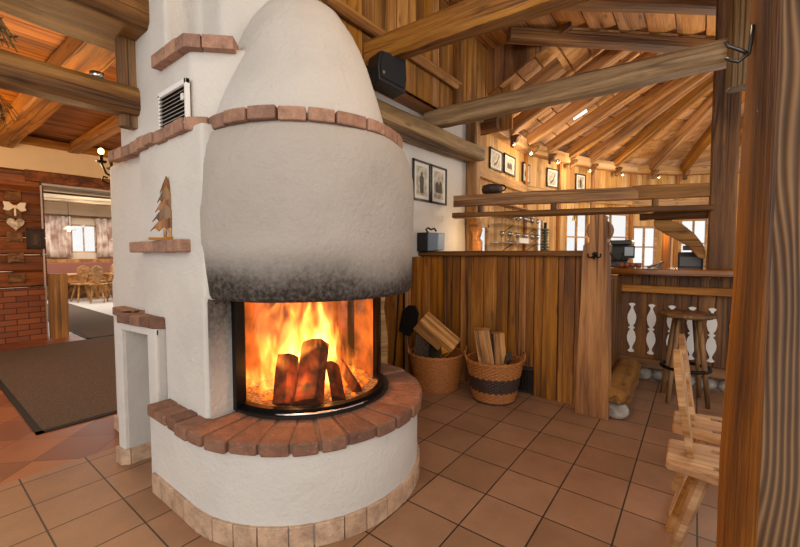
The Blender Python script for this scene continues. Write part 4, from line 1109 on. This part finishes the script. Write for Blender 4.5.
struct(obj('door_1', MB().box(XL - .22, XL + .01, 1.36, 1.38, 0, 2.37).box(XL - .22, XL + .01, 3.38, 3.42, 0, 2.37).box(XL - .22, XL + .01, 1.36, 3.42, 2.34, 2.38), M['niche']))
beam((XL + .06, 1.50, 0), (XL + .06, 1.50, 1.0), .22, .2, M['beam'], name='wooden_bollard', label='stub of a hewn log wall at the doorway, waist high', cat='post')
# dovetail joints on the log wall
for i, z in enumerate((2.14, 1.88, 1.55, 1.25, .95)):
    o = obj('dovetail_end', MB().prism([(-.085, -.08), (0, -.055), (.085, -.08), (.085, .08), (0, .055), (-.085, .08)], 0, .03, 'YZ'), M['beam_dark'], None, (XL + .0, 1.06, z), bevel=.004)
    tag(o, 'dark dovetailed log end in the log wall, %s from the top' % ['first', 'second', 'third', 'fourth', 'fifth'][i], 'log end', 'dovetailed log ends')
bo = empty('bow_ornament', (XL + .04, 1.07, 1.98), label='ivory fabric bow hanging on the log wall', cat='bow')
mb = MB()
for s in (-1, 1): mb.prism([(s * .015, -.02), (s * .09, -.08), (s * .17, -.06), (s * .15, 0), (s * .17, .09), (s * .08, .085), (s * .015, .025)], 0, .05, 'YZ')
obj('bow_loop', mb, M['ivory'], bo, bevel=.015); obj('bow_knot', MB().ball((.035, 0, 0), .035, 8), M['ivory'], bo, smooth=True); obj('ribbon', MB().box(.02, .03, -.015, .015, -.16, 0), M['ivory'], bo)
bo.scale = (.8, .72, .8)
hpts = [(.115 * math.sin(t) ** 3 * .8, .0062 * (13 * math.cos(t) - 5 * math.cos(2 * t) - 2 * math.cos(3 * t) - math.cos(4 * t))) for t in [2 * PI * i / 32 for i in range(32)]]
o = obj('heart_ornament', MB().prism(hpts, 0, .05, 'YZ'), noisy('mottled_silver', '#8a7460', '#e0d2bc', 30, .3, .6), None, (XL + .02, 1.07, 1.74), bevel=.012); tag(o, 'silvery heart hanging below the ivory bow', 'heart ornament')
pt_ = picture('framed_picture', .20, .30, (XL + .02, 1.28, 1.53), PI / 2, 'small dark framed picture on the log wall beside the doorway', None, 0)
for ch in C.objects:
    if ch.parent == pt_ and ch.name.startswith(('mount', 'print')): ch.data = ch.data.copy(); ch.data.materials[0] = M['frame'] if ch.name.startswith('mount') else M['bark']
# left ceiling
lc = MB(); x = -8.2
while x < -2.6:
    lc.box(x, x + .19, -2.5, 6, 3.04, 3.07); x += .196
lco = MB()
struct(obj('ceiling', lc, wood('orange_ceiling_wood', bl('#c98544'), bl('#9a5e28'), bl('#553010'), 'Y', island=True, var=.15, bump=.3), None))
beam((-7.9, .98, 2.93), (-2.8, 1.02, 2.93), .24, .2, M['beam_warm'], label='broad orange cross beam under the left ceiling', amp=.01)
beam((-7.9, 1.78, 2.96), (-3.0, 1.78, 2.96), .16, .14, M['beam_warm'], label='slim cross beam under the left ceiling beyond the chandelier', amp=.006)
beam((XL + .1, -2.5, 2.96), (XL + .1, 3.6, 2.96), .2, .1, M['beam_warm'], name='trim_61', kind='structure')
beam((-2.70, -2.0, 2.19), (-2.70, .93, 2.20), .17, .15, M['beam_left'], label='lower thick hewn beam at upper left ending by the chimney', amp=.012, cham=.03, step=.08)
beam((-2.70, -2.0, 2.76), (-2.70, .93, 2.76), .48, .42, M['beam_left'], label='upper thick hewn beam in the top left corner', amp=.012, cham=.03, step=.08)
beam((-2.71, .882, 2.05), (-2.71, .882, 2.6), .075, .11, M['beam_left'], name='wooden_post', label='short hanging post between two beams beside the chimney', cat='post', cham=.02)
o = obj('tealight_cup', MB().lathe([(.001, 0), (.03, 0), (.034, .035), (.03, .035), (.027, .006), (.001, .006)], 20), M['chrome'], None, (-2.68, .72, 2.272), smooth=True); tag(o, 'small shiny metal cup standing on the lower left beam', 'cup')
def twigs(loc, label, seed, s=1.0, dn=-1, cord=0):
    r = random.Random(seed); mb = MB()
    for i in range(34):
        a = r.uniform(0, 2 * PI); sp = r.uniform(.02, .12) * s; L = r.uniform(.12, .24) * s
        p1 = Vector((sp * math.cos(a), sp * math.sin(a), dn * L)); mb.tube([(0, 0, 0), p1 * .5 + Vector((0, 0, .01)), p1], .0025, 4)
        for k in range(3):
            q = p1 * r.uniform(.4, 1); d = Vector((r.uniform(-1, 1), r.uniform(-1, 1), r.uniform(-.6, .6))).normalized() * .03 * s; e = Vector((-d.y, d.x, 0)) * .35
            mb.add([q, q + d * .5 + e, q + d, q + d * .5 - e], [(0, 1, 2, 3)])
    mb.tube([(0, 0, .02), (0, 0, dn * .03)], .012 * s, 6)
    if cord: mb.tube([(0, 0, cord), (0, 0, .02)], .003, 4)
    o = obj('dried_twig_bunch', mb, M['leaf'], None, loc); tag(o, label, 'dried plants'); return o
twigs((-2.62, .30, 2.45), 'dried twig bunch lying on the lower left beam at the picture edge', 1, .9)
twigs((-4.2, .50, 2.52), 'dried twig bunch hanging in front of the cream wall at the left edge', 2, 1.1, cord=.53)

# chandelier
cd = empty('chandelier', (-4.09, 1.405, 2.0), .2, 'black wrought iron chandelier with lit candle bulbs by the chimney', 'chandelier')
obj('stem', MB().tube([(0, 0, .0), (0, 0, .9)], .012, 8), M['iron'], cd, smooth=True)
obj('hub', MB().ball((0, 0, .02), .045, 8), M['iron'], cd, smooth=True)
ang0 = math.atan2(1.105 - 1.405, -4.083 + 4.09) - .2
for k in range(6):
    a = ang0 + k * PI / 3
    def q(r, z): return (r * math.cos(a), r * math.sin(a), z)
    am = MB().tube([q(0, .02), q(.1, -.03), q(.2, -.04), q(.27, .0), q(.30, .08)], .009, 6).tube([q(.2, -.04), q(.25, -.09), q(.30, -.07), q(.29, -.03), q(.26, -.04)], .008, 6).lathe([(.001, .08), (.035, .085), (.04, .1), (.03, .095), (.001, .09)], 12, cx=q(.3, 0)[0], cy=q(.3, 0)[1])
    ar = obj('arm', am, M['iron'], cd, smooth=True)
    obj('candle', MB().tube([q(.3, .09), q(.3, .155)], .014, 8), M['iron'], ar, smooth=True)
    obj('bulb', MB().ball(q(.3, .18), .021, 8, (1, 1, 1.3)), M['bulb'], ar, smooth=True)

# ---------------------------------------------------------------- dining room beyond the doorway
XF = -15.0
DH = (1.0 + 0, 3.0)
wl = [(3.22, 3.86, 1.34, 2.2)]
L, e = frame_rot((XF, -1, 0), (XF, 7, 0))
w_ = MB().box(XF - .2, XF, -1, 3.22, 0, 3.1).box(XF - .2, XF, 3.86, 7, 0, 3.1).box(XF - .2, XF, 3.22, 3.86, 0, 1.34).box(XF - .2, XF, 3.22, 3.86, 2.2, 3.1)
struct(obj('wall_dining', w_, plaster('dining_wall', '#d9c6ae', bump=.1)))
window('window_20', (XF, 3.22), (XF, 3.86), (0, .64, 1.34, 2.2), 2, 1)
struct(obj('wall_dining', MB().box(XF, XL - .2, 6.8, 7, 0, 3.1), M['cream'])); struct(obj('wall_dining', MB().box(XF, XL - .2, -1, -.9, 0, 3.1), M['cream']))
struct(obj('ceiling', MB().box(XF, XL - .2, -1, 7, 2.95, 3.0), plaster('dining_ceiling', '#d8d2c8', bump=.1)))
beam((-13.8, -.9, 2.83), (-13.8, 6.8, 2.83), .25, .22, M['beam_grey'], label='grey beam farthest back under the dining room ceiling')
beam((-11.0, -.9, 2.80), (-11.0, 6.8, 2.80), .3, .26, M['beam_grey'], label='grey beam across the middle of the dining room ceiling')
beam((-9.0, -.9, 2.86), (-9.0, 6.8, 2.86), .2, .16, M['beam_grey'], label='grey beam nearest the doorway under the dining room ceiling')
def curtain(y0, y1, label):
    mb = MB(); n = 60; vs = []
    for z in (1.2, 1.5, 1.8, 2.1, 2.42):
        for i in range(n + 1):
            y = y0 + (y1 - y0) * i / n; vs.append((XF + .10 + .035 * math.sin(y * 42) + .01 * math.sin(y * 17 + z * 3), y + .02 * math.sin(z * 5 + y * 3), z))
    mb.add(vs, [(j * (n + 1) + i, j * (n + 1) + i + 1, (j + 1) * (n + 1) + i + 1, (j + 1) * (n + 1) + i) for j in range(4) for i in range(n)])
    o = obj('curtain', mb, M['curtain'], None, smooth=True); tag(o, label, 'curtain', 'dining room curtains')
    o.modifiers.new('s', 'SOLIDIFY').thickness = .006
curtain(2.45, 3.22, 'brown and cream checked curtain left of the dining room window'); curtain(3.84, 4.75, 'brown and cream checked curtain right of the dining room window')
o = obj('curtain_rail', MB().tube([(XF + .1, 2.3, 2.44), (XF + .1, 4.9, 2.44)], .03, 8), M['beam_dark'], None); tag(o, 'dark curtain rail above the dining room window', 'rail')
bn = empty('wall_bench', (XF + .35, 3.6, 0), 0, 'long wooden wall bench with red back cushion under the dining window', 'bench')
obj('seat', MB().box(-.2, .2, -1.4, 1.4, .42, .47), M['chair'], bn); obj('bench_front', MB().box(.1, .14, -1.4, 1.4, 0, .42), M['beam'], bn)
obj('backrest', MB().box(-.25, -.2, -1.4, 1.4, .47, 1.15), M['beam_warm'], bn); obj('cushion', MB().box(-.2, -.1, -1.35, 1.35, .7, 1.05), M['red'], bn, bevel=.03)
def table(loc, label):
    t = empty('dining_table', loc, 0, label, 'table', 'dining room tables')
    obj('tabletop', MB().box(-.4, .4, -.45, .45, .71, .75), M['chair'], t, bevel=.01)
    for sx in (-1, 1):
        for sy in (-1, 1): obj('leg', MB().tube([(sx * .32, sy * .36, .71), (sx * .36, sy * .4, 0)], .03, 8), M['chair'], t)
    return t
t0 = table((-13.95, 3.05, 0), 'wooden dining table below the window, left one'); 
copy_tree(t0, label='wooden dining table below the right curtain', loc=(-13.4, 4.1, 0))
gd = 'farmhouse chairs in the dining room'
dch = [(-13.3, 3.05, PI, 'farmhouse chair facing the left dining table'), (-12.7, 3.25, PI - .3, 'farmhouse chair nearest the doorway end of the dining tables'), (-12.75, 3.72, PI, 'farmhouse chair at the front of the right dining table'), (-14.0, 3.75, -PI / 2, 'farmhouse chair between the two dining tables'), (-12.4, 3.95, PI + .2, 'farmhouse chair in the dining room closest to the chimney edge')]
for x, y, r, l in dch:
    c = copy_tree(ch0, label=l, loc=(x, y, 0), rz=r); c['group'] = gd; c.scale = (1.05, 1.05, 1.12)
def pendant(loc, label):
    t = empty('pendant_lamp', loc, 0, label, 'lamp', 'dining room pendant lamps')
    obj('shade', MB().lathe([(.02, .12), (.06, .1), (.17, .0), (.165, .0), (.05, .09)], 24), M['ivory'], t, smooth=True)
    obj('bulb', MB().ball((0, 0, .0), .04, 8), M['bulb'], t, smooth=True)
    obj('cord', MB().tube([(0, 0, .12), (0, 0, 2.95 - loc[2])], .006, 6), M['iron'], t)
pendant((-14.2, 3.02, 1.98), 'pale pendant lamp left of the dining room window'); pendant((-12.9, 3.80, 1.70), 'lit pendant lamp over the right dining table')
o = obj('star_ornament', MB().prism([((.09 if i % 2 == 0 else .035) * math.cos(i * PI / 5), (.09 if i % 2 == 0 else .035) * math.sin(i * PI / 5)) for i in range(10)], 0, .015, 'YZ'), M['white'], None, (XF + .06, 3.53, 2.14)); tag(o, 'white star ornament hanging at the top of the dining window', 'star ornament')

# ---------------------------------------------------------------- lights
def light(kind, name, loc, energy, col=(1, 1, 1), size=.1, rot=(0, 0, 0), **kw):
    d = bpy.data.lights.new(name, kind); d.energy = energy; d.color = col
    if kind == 'AREA':
        d.shape = 'RECTANGLE'; d.size = size; d.size_y = kw.get('sy', size)
    else: d.shadow_soft_size = size
    if kind == 'SPOT': d.spot_size = kw.get('ang', 1.6); d.spot_blend = .7
    o = bpy.data.objects.new(name, d); C.objects.link(o); o.location = loc; o.rotation_euler = rot
    return o
light('POINT', 'fire_glow', (-1.85, 1.54, .85), 20, (1, .42, .12), .12)
light('POINT', 'fire_glow_low', (-1.62, 1.25, .64), 2, (1, .42, .12), .05)
light('POINT', 'chandelier_glow', (-4.4, .9, 2.1), 40, (1, .62, .28), .12)
light('POINT', 'left_room_lamp', (-6.0, .2, 2.3), 58, (1, .62, .28), .15)
light('POINT', 'left_room_lamp', (-5.8, 3.2, 2.3), 40, (1, .66, .34), .15)
light('AREA', 'dining_fill', (-12.5, 3, 2.9), 240, (1, .96, .92), 3, (0, 0, 0), sy=4)  # added area lamp under the ceiling, brightens the dining room in place of windows
light('AREA', 'daylight_fill', (1.2, -2.2, 2.4), 95, (1, .97, .93), 4, (math.radians(68), 0, math.radians(25)), sy=2.2)  # added area lamp, stands in for unseen windows behind the camera
light('POINT', 'bar_roof_fill', (1.0, 6.6, 2.5), 130, (1, .86, .68), .3)  # this and the next are added lamps without fixtures, to light the roof
light('POINT', 'bar_roof_fill', (-.3, 7.2, 1.9), 45, (1, .84, .64), .2)
light('POINT', 'bar_corner_lamp', (-2.05, 4.3, 1.5), 5, (1, .62, .25), .05)
light('POINT', 'amber_post_lamp', (-.38, 5.25, 1.5), 4, (1, .55, .18), .03)
for x, y in ((-2.0, 6.0), (-1.7, 7.6), (-1.0, 8.5)): light('POINT', 'plate_spot', (x, y, 2.8), 12, (1, .75, .45), .05)
light('POINT', 'front_fill', (-.3, 1.6, 2.9), 34, (1, .8, .58), .15)  # added soft fill above the frame for the gallery beams, no fixture

w = bpy.data.worlds.new('World'); scn.world = w; w.use_nodes = True
bg = w.node_tree.nodes['Background']; bg.inputs[0].default_value = (1, .98, .95, 1); bg.inputs[1].default_value = 1.04

# ---------------------------------------------------------------- camera
cam = bpy.data.cameras.new('Camera'); cam.sensor_width = 36; cam.lens = 36 * 386 / 800; cam.clip_start = .02
co = bpy.data.objects.new('Camera', cam); C.objects.link(co)
co.location = (0, 0, 1.3); co.rotation_euler = (PI / 2 - math.atan(19.5 / 386), 0, math.radians(37.5))
scn.camera = co
scn.view_settings.view_transform = 'Standard'; scn.view_settings.look = 'None'
scn.view_settings.exposure = 0.0; scn.view_settings.gamma = 1; scn.view_settings.use_curve_mapping = False
